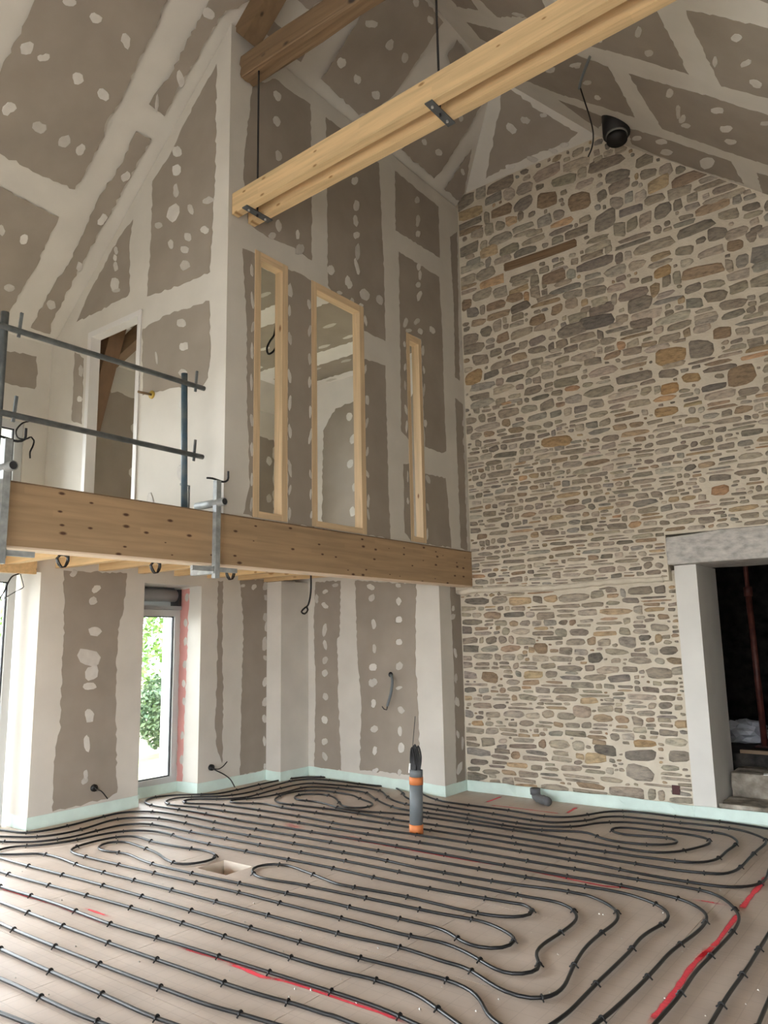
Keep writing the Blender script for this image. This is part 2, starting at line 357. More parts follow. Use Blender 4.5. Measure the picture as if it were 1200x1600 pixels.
# ---- back wall below the mezzanine with its boxed return, corner casing
bw = MB(); YBL = YB + .0964 * (XB - XL)
bw.prism([(XL, YBL, 0), (XB, YB, 0), (XB, YSL + .05, 0), (XL, YSL + .05, 0)], (0, 0, ZBT - .051))
wall_lining = structure(bw.build('wall_lining', M_COMP))
XC = -6.80
cc = MB().box(XL, XC, 6.80, YB + .0964 * (XB - XC), 0, ZSL - .003); corner = structure(cc.build('wall_corner_casing', M_COMP))
# ---- mezzanine deck
deck = structure(box('floor_mezzanine', XL, XM - .14, YN, YS, ZBT - .05, ZBT - .004, M_DECK))
# ---- room behind the partition: flat ceiling and back wall
rc = structure(box('ceiling_room', -6.74, XM - .075, YD + .08, YS, 4.915, 4.98, M_COMP_IN))
rb = structure(box('wall_room_back', XL, XM - .075, 7.0, 7.08, ZBT, 4.93, M_COMP_IN))

# ---- floor: panels on a base, recess in one of them
PX0, PX1, PY0, PY1 = -4.80, -4.48, 3.93, 4.19
floor = structure(box('floor', XL - .8, XR + .5, YN - .5, 7.6, -.30, -.12, M_CONC))
def panel(x0, x1, y0, y1):
    e = .0015; x0 += e; x1 -= e; y0 += e; y1 -= e; z0, z1 = -.118, 0
    if x0 < PX0 and x1 > PX1 and y0 < PY0 and y1 > PY1:
        m = MB()
        for a in ((x0, PX0, y0, y1), (PX1, x1, y0, y1), (PX0, PX1, y0, PY0), (PX0, PX1, PY1, y1)): m.box(*a, z0, z1)
        return m.build('insulation_panel', M_PANEL, floor)
    return box('insulation_panel', x0, x1, y0, y1, z0, z1, M_PANEL, floor)
ys = [YN + 1.0 * i for i in range(0, 12)]; ys = [y + .45 for y in ys]; ys = [YN] + [y for y in ys if y < 7.4] + [7.60]
xs_ = [XR - 1.2 * i for i in range(0, 8)]; xs_ = sorted([x + .15 for x in xs_ if x + .15 < XR] + [XR, XL - .45])
for i in range(len(xs_) - 1):
    for j in range(len(ys) - 1):
        if xs_[i + 1] - xs_[i] > .02 and ys[j + 1] - ys[j] > .02: panel(xs_[i], xs_[i + 1], ys[j], ys[j + 1])
m = MB(); t_ = .004
m.box(PX0, PX0 + t_, PY0, PY1, -.118, -.002); m.box(PX1 - t_, PX1, PY0, PY1, -.118, -.002); m.box(PX0, PX1, PY0, PY0 + t_, -.118, -.002); m.box(PX0, PX1, PY1 - t_, PY1, -.118, -.002)
pit = m.build('floor_recess', M_CONC, floor); pit['label'] = 'cream sided square recess cut into the floor panels'
box('recess_bottom', PX0 + t_, PX1 - t_, PY0 + t_, PY1 - t_, -.1195, -.105, M_PITRED, pit)

# ---------------------------------------------------------------- plasterboards and filler patches
def ragged(pts, amp=.010, step=.04):
    out = []; n = len(pts); N_ = (pts[1] - pts[0]).cross(pts[2] - pts[1])
    N_ = N_.normalized() if N_.length > 1e-9 else V((0, 0, 1))
    for i in range(n):
        a, b = pts[i], pts[(i + 1) % n]; L = (b - a).length; k = max(1, int(L / step))
        nrm = None
        for j in range(k):
            p = a + (b - a) * (j / k)
            if j:
                q = V((random.uniform(-amp, amp), random.uniform(-amp, amp), random.uniform(-amp, amp))); p = p + q - N_ * q.dot(N_)
            out.append(p)
    return out
def T(ox, oy, s, pts): return [(ox + p[0] * s, oy + p[1] * s) for p in pts]
def board(pl, px, parent, mat=None, name='plasterboard', t=.002, amp=.011):
    o, n = pl; pts = [onp(x, y, pl) for x, y in px]; pts = ragged(pts, amp)
    pts = [p - n * (p - o).dot(n) for p in pts]
    return MB().prism(pts, n * t).build(name, mat or M_BOARD, parent)
def blob(pl, cx, cy, rx, ry, parent, rnd=None, mat=None, t=.0045):
    k = 11; ph = random.random() * 6.28; o, n = pl; rim = []
    e1 = random.uniform(.10, .28); q1 = random.random() * 6.28; tilt = random.uniform(-.35, .35); ct, st = math.cos(tilt), math.sin(tilt)
    for i in range(k):
        a = ph + i * 2 * math.pi / k; r = 1 + e1 * math.cos(2 * a + q1) + random.uniform(-.16, .16)
        u, v = rx * r * math.cos(a), ry * r * math.sin(a)
        rim.append(onp(cx + u * ct - v * st * .5, cy + u * st * .5 + v * ct, pl))
    c = onp(cx, cy, pl); m = MB(); base = [p + n * .0005 for p in rim]; top = [c + (p - c) * .86 + n * t * random.uniform(.8, 1.1) for p in rim]
    vs = base + top + [c + n * t * 1.15]
    fs = [(i, (i + 1) % k, k + (i + 1) % k, k + i) for i in range(k)] + [(k + i, k + (i + 1) % k, 2 * k) for i in range(k)]
    return link('filler_patch', vs, fs, mat or M_PATCH, parent)
def patches(pl, ox, oy, s, L, parent, mat=None):
    for a in L: blob(pl, ox + a[0] * s, oy + a[1] * s, max(1.3, a[2] * s * .92), max(1.3, a[3] * s * .92), parent, mat=mat)
K3 = 1 / 3
# left slope
for p in (
    [(55, -260), (360, -260), (240, 50), (213, 103), (190, 157), (167, 187), (163, 213), (117, 296), (60, 272), (0, 240), (-60, 220), (0, 113), (27, 60), (43, 27), (54, 0)],
    [(-60, 265), (0, 291), (33, 310), (92, 339), (77, 370), (53, 423), (20, 477), (8, 510), (-60, 490)],
    [(213, 205), (236, 217), (200, 283), (163, 350), (130, 407), (83, 500), (78, 522), (48, 512), (87, 440), (110, 407), (127, 370), (160, 300), (187, 260)],
    [(233, 163), (257, 182), (277, 137), (310, 90), (333, 43), (352, 17), (372, 13), (400, -10), (430, -60), (350, -60), (327, 0), (317, 20), (290, 70), (263, 123), (247, 140)],
    T(350, 0, K3, [(720, -120), (990, -120), (940, 0), (1028, 105), (900, 290), (800, 440), (730, 500), (632, 540), (455, 370), (530, 260), (600, 140), (640, 70)]),
    T(600, 0, .3, [(90, 780), (260, 930), (300, 890), (455, 640), (520, 520), (440, 470), (330, 560), (180, 700)]),
    T(600, 0, .3, [(315, 985), (455, 775), (420, 1000), (398, 1055)]),
    T(600, 0, .3, [(330, 290), (380, 205), (425, 270), (480, 330), (400, 420), (345, 340)]),
    T(330, 0, .25, [(360, 110), (460, 190), (380, 240), (310, 190)]),
    T(330, 0, .25, [(540, 0), (660, -60), (720, -20), (620, 62)]),
    T(330, 0, .25, [(520, 362), (600, 310), (560, 388)])):
    board(P_LS, p, ls)
patches(P_LS, 0, 0, K3, [(325, 10, 40, 25), (448, 85, 30, 35), (590, 190, 30, 42), (125, 225, 42, 32), (203, 270, 30, 25), (365, 368, 35, 32), (485, 443, 30, 36), (40, 508, 38, 38),
    (185, 597, 32, 38), (300, 662, 33, 34), (378, 703, 27, 28), (980, 65, 30, 35), (845, 368, 22, 42), (590, 828, 24, 28), (480, 1030, 24, 30), (372, 1250, 18, 28), (240, 1428, 22, 30),
    (110, 1122, 25, 28), (45, 1350, 30, 25), (5, 1080, 20, 30), (735, 485, 12, 40)], ls)
patches(P_LS, 350, 0, K3, [(690, 112, 30, 25), (775, 210, 25, 28), (550, 295, 22, 32), (625, 372, 20, 30), (848, 272, 20, 28), (712, 445, 20, 30), (900, 10, 20, 25), (968, 95, 18, 25)], ls)
patches(P_LS, 600, 0, .3, [(210, 740, 18, 20), (285, 793, 18, 25), (410, 895, 14, 20), (400, 615, 15, 20)], ls)
# boards of the parts of the roof and walls outside the picture
def sboard(pl, x0, x1, y0, y1, parent):
    o, n = pl; z_ = lambda x: o.z - (n.x * (x - o.x)) / n.z
    MB().prism(ragged([V((x0, y0, z_(x0))), V((x1, y0, z_(x1))), V((x1, y1, z_(x1))), V((x0, y1, z_(x0)))], .012), n * .002).build('plasterboard', M_BOARD, parent)
for k in range(5):
    y0 = -3.9 + k * 1.2
    for x0, x1 in ((-6.95, -5.35), (-5.15, -3.6)): sboard(P_LS, x0, x1, y0 + .08, min(1.95, y0 + 1.12), ls)
for k in range(7):
    y0 = -3.9 + k * 1.2
    for x0, x1 in ((-3.25, -1.65), (-1.5, .1), (.25, 1.9)): sboard(P_RS, x0, x1, y0 + .08, min(4.2, y0 + 1.12), rs)
# right slope
for p in (
    T(900, 0, .25, [(500, 60), (590, 240), (705, 465), (480, 395), (250, 330), (80, 285), (-60, 240), (100, 120), (330, -20)]),
    T(900, 0, .25, [(690, 65), (900, 105), (1300, 200), (1420, 680), (1200, 612), (910, 540), (810, 340), (740, 200)]),
    T(900, 0, .25, [(330, 460), (600, 540), (760, 580), (1200, 720), (1400, 790), (1400, 1090), (1200, 1030), (950, 950), (540, 805), (440, 650)]),
    T(700, 0, 1 / 2.4, [(330, 160), (470, 200), (600, 250), (655, 350), (700, 440), (560, 395), (410, 350), (300, 305), (200, 290)]),
    T(900, 0, .25, [(330, 800), (500, 850), (970, 1010), (1050, 1150), (700, 1040), (480, 960), (350, 900)]),
    T(900, 0, .25, [(1130, 1080), (1300, 1130), (1300, 1260), (1165, 1205)]),
    T(700, 0, 1 / 2.4, [(415, 375), (590, 440), (565, 482), (500, 440)]),
    [(1165, -5), (1260, 20), (1260, -90), (1120, -90)],
    T(600, 0, .3, [(360, -60), (455, 0), (490, 52), (380, 35), (330, -30)]),
    T(600, 0, .3, [(500, 0), (460, -80), (800, -80), (860, 100), (690, 88), (590, 88)]),
    T(600, 0, .3, [(430, 115), (600, 160), (760, 200), (620, 260), (500, 200)])):
    board(P_RS, p, rs)
patches(P_RS, 900, 0, .25, [(390, 200, 30, 35), (457, 332, 30, 28), (150, 250, 20, 15), (585, 580, 28, 35), (640, 700, 22, 45), (665, 745, 28, 30), (690, 785, 35, 20), (885, 690, 38, 28),
    (935, 805, 42, 28), (970, 885, 38, 25), (1005, 237, 42, 28), (870, 385, 20, 35), (1062, 395, 38, 30), (1125, 522, 45, 32), (1180, 770, 30, 20), (10, 415, 25, 12), (70, 515, 35, 15),
    (135, 610, 30, 15), (380, 865, 30, 22), (535, 885, 38, 25), (565, 950, 40, 25), (820, 1020, 55, 40)], rs)
patches(P_RS, 700, 0, 1 / 2.4, [(385, 262, 25, 12), (480, 243, 22, 12), (265, 55, 25, 10)], rs)
# hip
board(P_HIP, T(600, 0, .3, [(610, 490), (660, 465), (810, 580), (1010, 690), (960, 740), (800, 800), (660, 855), (530, 930), (575, 700), (600, 590)]), hp)
patches(P_HIP, 600, 0, .3, [(662, 668, 28, 30), (737, 627, 24, 26), (830, 600, 20, 15), (770, 828, 34, 18), (655, 868, 26, 18), (940, 755, 30, 14), (880, 785, 28, 14)], hp)
# door wall
for p in (
    T(0, 0, K3, [(1015, 300), (1010, 800), (1000, 1000), (985, 1275), (860, 1330), (690, 1390), (710, 1100), (715, 850), (800, 720), (870, 570), (960, 400)]),
    [(208, 343), (202, 385), (203, 455), (200, 462), (147, 490), (120, 503), (140, 457), (187, 370)],
    [(223, 514), (260, 492), (327, 470), (329, 550), (325, 590), (316, 604), (270, 606), (223, 618)],
    [(117, 550), (131, 560), (128, 663), (112, 657)]):
    board(P_DOOR, p, wall_door)
patches(P_DOOR, 0, 0, K3, [(832, 710, 22, 38), (828, 798, 20, 38), (825, 893, 18, 33), (812, 1000, 35, 50), (745, 1057, 18, 22), (895, 982, 18, 26), (960, 1078, 22, 25), (975, 940, 28, 22), (882, 1112, 18, 30),
    (868, 1170, 22, 25), (802, 1145, 16, 25), (868, 1243, 25, 30), (545, 1175, 12, 20), (543, 1250, 15, 25), (540, 1335, 28, 35), (540, 1210, 10, 20)], wall_door)
patches(P_DOOR, 0, 450, K3, [(850, 165, 25, 25), (862, 275, 22, 27), (858, 398, 22, 25), (857, 535, 20, 30), (380, 390, 14, 30), (375, 520, 12, 22), (545, 10, 25, 12), (850, 868, 24, 40), (705, 1000, 24, 45), (735, 330, 7, 34)], wall_door)
# partition
for p in (
    [(395, 133), (430, 123), (460, 147), (485, 163), (487, 310), (487, 407), (460, 387), (417, 370), (388, 348), (380, 280), (382, 235)],
    [(509, 183), (565, 228), (592, 255), (600, 430), (602, 533), (569, 517), (568, 485), (520, 457), (512, 446), (511, 300)],
    [(379, 388), (398, 396), (397, 808), (380, 803), (390, 760), (386, 620), (385, 500)],
    [(449, 420), (470, 428), (488, 440), (491, 824), (450, 818)],
    [(568, 561), (602, 571), (606, 741), (610, 842), (571, 835)],
    [(617, 267), (685, 323), (687, 403), (618, 360)],
    [(623, 393), (686, 433), (691, 520), (693, 600), (697, 705), (690, 708), (664, 698), (658, 530), (634, 519), (639, 688), (627, 674), (625, 530)],
    [(630, 725), (640, 724), (643, 846), (632, 832)], [(664, 740), (696, 747), (700, 785), (705, 856), (665, 849)],
    [(703, 370), (714, 362), (718, 595), (711, 590), (709, 480)], [(711, 622), (723, 632), (730, 860), (720, 856)]):
    board(P_WIN, p, wall_part, amp=.008)
patches(P_WIN, 350, 0, K3, [(250, 450, 20, 27), (247, 570, 17, 30), (255, 730, 20, 25), (255, 1060, 18, 35), (225, 1105, 20, 22), (612, 850, 17, 25), (620, 965, 18, 27), (617, 1037, 15, 27), (620, 1103, 15, 22), (625, 1180, 15, 40),
    (622, 1250, 14, 40), (905, 938, 12, 22), (908, 1035, 14, 28), (910, 1095, 12, 22), (912, 1250, 14, 18), (918, 1290, 12, 22), (910, 1335, 12, 18), (915, 1385, 13, 28), (345, 1100, 12, 25), (355, 1170, 22, 35),
    (500, 1265, 17, 35), (583, 1325, 22, 32), (660, 1380, 28, 35), (730, 1405, 20, 25)], wall_part)
patches(P_WIN, 340, 370, .35, [(152, 150, 8, 32), (155, 285, 8, 38), (158, 400, 8, 34), (153, 510, 8, 38), (150, 650, 8, 38), (152, 820, 8, 38), (152, 950, 8, 34), (152, 1085, 8, 34), (150, 1195, 8, 34),
    (322, 240, 14, 40), (320, 330, 8, 30), (322, 455, 10, 35), (320, 620, 8, 40), (322, 740, 9, 38), (322, 870, 9, 40), (322, 1035, 10, 42), (322, 1130, 7, 30), (320, 1235, 8, 32),
    (408, 300, 8, 30), (410, 420, 8, 30), (410, 545, 8, 30), (410, 650, 8, 30), (413, 780, 7, 30), (414, 890, 8, 40), (414, 1060, 6, 25), (415, 1150, 6, 25), (418, 1240, 6, 22),
    (660, 375, 8, 25), (659, 590, 6, 25), (667, 730, 9, 30), (665, 830, 8, 30), (667, 960, 6, 25), (668, 1060, 7, 22), (672, 1180, 8, 30), (672, 1240, 6, 25), (545, 250, 14, 10), (600, 285, 14, 12), (640, 305, 10, 10)], wall_part)
patches(P_WIN, 580, 500, .2374, [(218, 160, 8, 28), (222, 310, 8, 35), (222, 430, 8, 40), (228, 590, 9, 45), (232, 700, 9, 45), (340, 200, 12, 35), (345, 330, 10, 30), (347, 460, 8, 45), (355, 680, 12, 35), (372, 1050, 14, 40),
    (240, 1030, 8, 35), (240, 1190, 8, 28), (370, 1230, 8, 35), (368, 1410, 8, 40), (300, 10, 20, 28), (322, 75, 18, 30), (400, 65, 20, 32), (225, 20, 20, 35), (245, 70, 20, 20),
    (590, 160, 8, 30), (590, 310, 8, 30), (605, 680, 8, 30), (608, 800, 8, 30), (612, 900, 6, 30), (622, 1060, 6, 35), (625, 1190, 9, 25), (632, 1350, 8, 35), (634, 1450, 8, 35)], wall_part)
# left wall
board(P_LEFT, [(-30, 545), (9, 548), (57, 557), (59, 584), (54, 608), (4, 597), (-30, 590)], wall_left)
board(P_LEFT, T(0, 870, .28333, [(350, 75), (700, 90), (680, 300), (650, 400), (640, 650), (640, 930), (645, 1300), (600, 1330), (400, 1380), (290, 1405), (305, 1050), (330, 960), (340, 650), (355, 370)]), wall_left)
patches(P_LEFT, 0, 870, .28333, [(530, 178, 30, 25), (512, 243, 33, 23), (405, 92, 25, 20), (525, 410, 40, 35), (490, 560, 60, 70), (505, 640, 35, 60), (495, 715, 35, 28), (492, 875, 32, 42), (480, 1028, 23, 48), (473, 1200, 18, 28), (468, 1235, 22, 22)], wall_left)
board(P_LEFT, T(300, 870, .375, [(108, 100), (130, 100), (125, 300), (130, 600), (125, 860), (105, 800), (95, 700), (105, 500)]), wall_left)
board(P_LEFT, T(300, 870, .375, [(200, 95), (345, 95), (335, 400), (325, 880), (200, 912), (205, 600), (215, 300)]), wall_left)
patches(P_LEFT, 300, 870, .375, [(258, 125, 12, 15), (212, 120, 10, 10), (305, 122, 14, 20), (326, 130, 12, 15), (310, 170, 15, 12), (308, 255, 15, 25), (312, 290, 12, 25), (302, 362, 17, 32), (307, 422, 14, 14), (303, 520, 14, 20), (302, 605, 10, 25), (302, 675, 10, 22), (301, 768, 9, 22), (303, 872, 8, 12)], wall_left)
# back wall and return
board(P_BACK, T(300, 870, .375, [(515, 105), (620, 100), (615, 330), (605, 340), (610, 600), (622, 890), (510, 880), (515, 500), (508, 280)]), wall_lining)
board(P_BACK, T(300, 870, .375, [(680, 100), (935, 112), (930, 400), (945, 700), (950, 910), (700, 890), (705, 600), (690, 400)]), wall_lining)
patches(P_BACK, 300, 870, .375, [(555, 145, 14, 12), (597, 118, 14, 10), (553, 203, 16, 15), (520, 175, 10, 22), (553, 305, 12, 28), (555, 368, 12, 22), (554, 430, 13, 20), (554, 485, 13, 18), (557, 583, 12, 20), (553, 680, 12, 22), (553, 770, 13, 20), (553, 832, 12, 20),
    (745, 125, 17, 16), (750, 172, 14, 20), (757, 280, 13, 23), (760, 383, 12, 20), (753, 460, 17, 22), (755, 525, 18, 25), (757, 612, 13, 20), (760, 717, 15, 20), (762, 808, 13, 22), (765, 890, 13, 14), (860, 120, 15, 10), (862, 185, 13, 20), (862, 262, 15, 20), (864, 356, 13, 18),
    (865, 455, 17, 20), (863, 547, 14, 9), (872, 638, 17, 18), (867, 728, 12, 22), (872, 795, 18, 25), (865, 898, 9, 18)], wall_lining)
board(P_LIN, T(300, 870, .375, [(1075, 125), (1128, 132), (1138, 930), (1102, 942), (1092, 500)]), wall_lining, amp=.006)
patches(P_LIN, 300, 870, .375, [(1088, 215, 7, 15), (1087, 250, 10, 18), (1097, 400, 9, 20), (1099, 505, 7, 25), (1104, 605, 9, 28), (1107, 740, 8, 18), (1127, 775, 6, 32), (1115, 880, 12, 32)], wall_lining)
# inside the room upstairs: boards and rows of patches laid out in metres
def wboard(pts, n, parent): MB().prism(ragged([V(p) for p in pts], .012), V(n) * .002).build('plasterboard', M_BOARD, parent)
def wpatch(c, u, v, parent, ru=.05, rv=.03):
    c, u, v = V(c), V(u), V(v); n = u.cross(v); k = 9; rim = []
    for i in range(k):
        a = 6.283 * i / k; r = random.uniform(.8, 1.15); rim.append(c + u * ru * r * math.cos(a) + v * rv * r * math.sin(a))
    link('filler_patch', rim + [c + n * .004], [(i, (i + 1) % k, k) for i in range(k)], M_PATCH, parent)
for k, (a, b) in enumerate(((4.0, 4.95), (5.25, 6.15), (6.45, 6.85))):
    wboard([(-6.6, a, 4.915), (-4.6, a, 4.915), (-4.6, b, 4.915), (-6.6, b, 4.915)], (0, 0, -1), rc)
    for x in (-6.45, -6.0, -5.45, -4.95):
        for q in range(3 if b - a > .5 else 2): wpatch((x + random.uniform(-.06, .06), a + .12 + q * .32 + random.uniform(-.05, .05), 4.9125), (1, 0, 0), (0, -1, 0), rc, .09, .035)
for x0, x1 in ((-6.30, -5.28), (-5.05, -4.55)):
    wboard([(x0, 7.0, 2.7), (x1, 7.0, 2.7), (x1, 7.0, 4.62), (x0 + .25, 7.0, 4.55), (x0 + .04, 7.0, 4.3)], (0, -1, 0), rb)
    for z in (2.9, 3.2, 3.5, 3.8, 4.1, 4.4): wpatch(((x0 + x1) / 2 + random.uniform(-.05, .05), 6.9975, z), (1, 0, 0), (0, 0, 1), rb, .05, .06)
for y0, y1, z0, z1 in ((3.95, 4.86, 2.7, 4.35), (6.3, 6.9, 2.7, 4.3)):
    MB().prism(ragged([V((XL, y0, z0)), V((XL, y1, z0)), V((XL, y1, z1)), V((XL, y0, z1))], .02), (.002, 0, 0)).build('plasterboard', M_BOARD, wall_left)
    for z in (3.0, 3.5, 4.0): wpatch((XL + .0025, y1 - .08, z), (0, 1, 0), (0, 0, 1), wall_left, .05, .06)

# ================================================================ STONE GABLE
ZLEDGE = 2.165
def rake(x):
    return ZHIP if XH1 <= x <= XH2 else (ZHIP - S * (x - XH2) if x > XH2 else ZHIP + S * (x - XH1))
LX0 = -2.235; LZ0, LZ1 = 2.308, 2.603
gb = MB(); YT = YS + .45
gb.prism([(XM - .6, YS, ZLEDGE), (LX0, YS, ZLEDGE), (LX0, YS, LZ1), (-.72, YS, LZ1), (-.72, YS, ZLEDGE), (XR, YS, ZLEDGE), (XR, YS, rake(XR)), (XH2, YS, ZHIP), (XH1, YS, ZHIP), (XM - .6, YS, rake(XM - .6))], (0, .5, 0))
wall_back = structure(gb.build('wall_back', M_MORTAR))
JX0, JX1, JX2 = -2.199, -1.997, -.92
lb = MB().box(XB - .3, JX0, YSL, YSL + .6, -.1, ZLEDGE + .1); lb.box(JX2, XR, YSL, YSL + .6, -.1, ZLEDGE + .1)
wall_lower = structure(lb.build('wall_back_lower', M_MORTAR))
# rounded mortar roll along the ledge
pts = [(x, YS + .012 + random.uniform(-.006, .006), ZLEDGE + .012 + .012 * math.sin(x * 4.1) + random.uniform(-.006, .006)) for x in [XB + .02 + .08 * i for i in range(int((LX0 - XB - .02) / .08) + 1)]]
MB().tube(pts, [random.uniform(.026, .036) for _ in pts], 8).build('mortar_roll', M_MORTAR, wall_lower, True)

PAL = [((.275, .24, .185), 5), ((.24, .21, .165), 5), ((.315, .278, .22), 4), ((.35, .265, .165), 1.3), ((.28, .215, .145), 2.2), ((.19, .17, .14), 2), ((.34, .305, .25), 2), ((.37, .25, .15), .35), ((.25, .235, .20), 2)]
def pick(z):
    tot = sum(wt for _, wt in PAL); r = random.random() * tot
    for c, wt in PAL:
        r -= wt
        if r <= 0: break
    k = random.uniform(1.02, 1.5); return tuple(min(1, q * k * random.uniform(.97, 1.03)) for q in c)
def zone(z, low):
    if low: return (.084, .205) if z > .5 else (.100, .245)
    if z > 5.4: return (.160, .255)
    if z > 4.6: return (.132, .235)
    if z > 3.9: return (.108, .215)
    if z > 3.3: return (.082, .19)
    return (.066, .172)
def clip(poly, a, b, c):          # keep a*x+b*z<=c
    out = []
    for i in range(len(poly)):
        p, q = poly[i], poly[(i + 1) % len(poly)]; dp, dq = a * p[0] + b * p[1] - c, a * q[0] + b * q[1] - c
        if dp <= 0: out.append(p)
        if (dp < 0 < dq) or (dq < 0 < dp):
            t = dp / (dp - dq); out.append((p[0] + (q[0] - p[0]) * t, p[1] + (q[1] - p[1]) * t))
    return out
def lump(cx, cz, w_, h, e, jit, n):
    R = []; sh = random.uniform(-.25, .25) * h; ph = random.random() * 6.28; tap = random.uniform(-.18, .18)
    for k in range(n):
        a = ph + 6.2832 * (k + random.uniform(-.25, .25)) / n; c, d = math.cos(a), math.sin(a)
        x = math.copysign(abs(c) ** (2 / e), c); z = math.copysign(abs(d) ** (2 / e), d); j = 1 + random.uniform(-jit, jit)
        z *= 1 + tap * x; R.append((cx + x * j * w_ / 2, cz + z * j * h / 2 + sh * x * .5))
    return R
def rows(x0, x1, z, h, w0, inside, specials, out):
    x = x0 - random.random() * w0
    while x < x1 + .1:
        w_ = w0 * random.choice((.4, .55, .7, .85, 1.0, 1.2, 1.5)) * random.uniform(.85, 1.15); g = random.uniform(.008, .017) if z > 4.3 else random.uniform(.009, .022); cx = x + w_ / 2
        up = z > 4.3; zc = z + h / 2 + (.04 if up else .022) * math.sin(cx * 2.1 + z * 3) + random.uniform(-.10, .10) * h * (2 if up else 1); L = []
        r = random.random()
        if h > .05 and r < (.22 if up else .30):
            f = random.uniform(.42, .58); L = [(cx + random.uniform(-.01, .01), zc - h * (1 - f) / 2, w_ - g, h * f - .010), (cx + random.uniform(-.03, .03), zc + h * f / 2, (w_ - g) * random.uniform(.6, 1), h * (1 - f) - .010)]
        else: L = [(cx, zc, w_ - g, h * random.uniform(.72, 1.0 if up else .98) - .008)]
        for (a, b, ww, hh) in L:
            if ww < .02 or hh < .012 or not inside(a, b): continue
            if any(abs(a - q[0]) < (ww + q[2]) * .42 and abs(b - q[1]) < (hh + q[3]) * .38 for q in specials): continue
            out.append((a, b, lump(a, b, ww, hh, random.choice((2.8, 3.4, 4.5, 6)) if up else random.choice((2.4, 3, 3.6, 4.5, 5.5)), .115 if up else .10, random.choice((8, 9, 10, 11, 12)) if up else random.choice((9, 10, 11, 12))), None))
        x += w_
def lay(x0, x1, z0, z1, low, inside, halfs, specials):
    sites = []; coursed = []
    for (sx, sz, sw, sh, col) in specials: sites.append((sx, sz, sw, sh, col))
    z = z0
    while z < z1:
        h, w0 = zone(z, low); h *= random.uniform(.75, 1.25); x = x0 - random.random() * w0
        if z < 9:
            rows(x0, x1, z, h, w0, inside, specials, coursed); z += h * (1 if z < 4.3 else .94); continue
        while x < x1 + .1:
            w_ = w0 * random.choice((.5, .7, .9, 1.1, 1.5, 1.9)) * random.uniform(.85, 1.15)
            cx, cz = x + w_ / 2, z + h / 2 + random.uniform(-.42, .42) * h + .03 * math.sin(x * 2.3 + z)
            if inside(cx, cz) and not any(abs(cx - s[0]) < (s[2] + w_ * .5) * .62 and abs(cz - s[1]) < (s[3] + h * .5) * .62 for s in sites[:len(specials)]):
                if h > .07 and random.random() < .16:      # two thin ones stacked
                    sites.append((cx, cz - h * .26, w_, h * .5, None)); sites.append((cx + random.uniform(-.03, .03), cz + h * .26, w_, h * .5, None))
                else: sites.append((cx, cz, w_, h, None))
            x += w_
        z += h
    grid = {}; cell = .4
    for i, s in enumerate(sites): grid.setdefault((int(s[0] // cell), int(s[1] // cell)), []).append(i)
    res = []
    for i, (sx, sz, sw, sh, col) in enumerate(sites):
        if i < len(specials): 
            coursed.append((sx, sz, lump(sx, sz, sw, sh, 3.4, .07, 11), col)); continue
        k = .42; P_ = [(sx - sw * 1.0, sz - sh * .95), (sx + sw * 1.0, sz - sh * .95), (sx + sw * 1.0, sz + sh * .95), (sx - sw * 1.0, sz + sh * .95)]
        gi, gj = int(sx // cell), int(sz // cell); gap = random.uniform(.005, .0105)
        for a in (-1, 0, 1):
            for b in (-1, 0, 1):
                for j in grid.get((gi + a, gj + b), ()):
                    if j == i: continue
                    t = sites[j]; dx, dz = (t[0] - sx) * k, t[1] - sz; d = math.hypot(dx, dz)
                    if d < 1e-5 or d > .5: continue
                    ra = (sh + sw * k * .5); rb_ = (t[3] + t[2] * k * .5); f = ra / (ra + rb_); f = .5 + (f - .5) * .8
                    nx, nz = dx / d, dz / d; c = nx * k * sx + nz * sz + d * f - gap
                    P_ = clip(P_, nx * k, nz, c)
                    if len(P_) < 3: break
        for (a, b, c) in halfs(sx, sz): P_ = clip(P_, a, b, c)
        if len(P_) < 3: continue
        A = sum(P_[q][0] * P_[(q + 1) % len(P_)][1] - P_[(q + 1) % len(P_)][0] * P_[q][1] for q in range(len(P_))) / 2
        if abs(A) < .0007: continue
        cx = sum(p[0] for p in P_) / len(P_); cz = sum(p[1] for p in P_) / len(P_); vs = random.uniform(.74, .97); hs = random.uniform(.90, .99)
        P_ = [(cx + (p[0] - cx) * hs, cz + (p[1] - cz) * vs) for p in P_]
        R = []
        for q in range(len(P_)):
            p, n_ = P_[q], P_[(q + 1) % len(P_)]; u = random.uniform(.07, .2)
            for w_ in (u, 1 - u): R.append((p[0] + (n_[0] - p[0]) * w_ + random.uniform(-.006, .006), p[1] + (n_[1] - p[1]) * w_ + random.uniform(-.005, .005)))
        res.append((abs(A), cx, cz, R, col or pick(cz)))
    # pack further stones into the wide mortar areas left between the courses
    gr_ = {}; cs = .3
    def reg(cx, cz, P_):
        bx = (min(p[0] for p in P_), max(p[0] for p in P_), min(p[1] for p in P_), max(p[1] for p in P_))
        for i in range(int(bx[0] // cs), int(bx[1] // cs) + 1):
            for j in range(int(bx[2] // cs), int(bx[3] // cs) + 1): gr_.setdefault((i, j), []).append(bx)
    for q in coursed: reg(q[0], q[1], q[2])
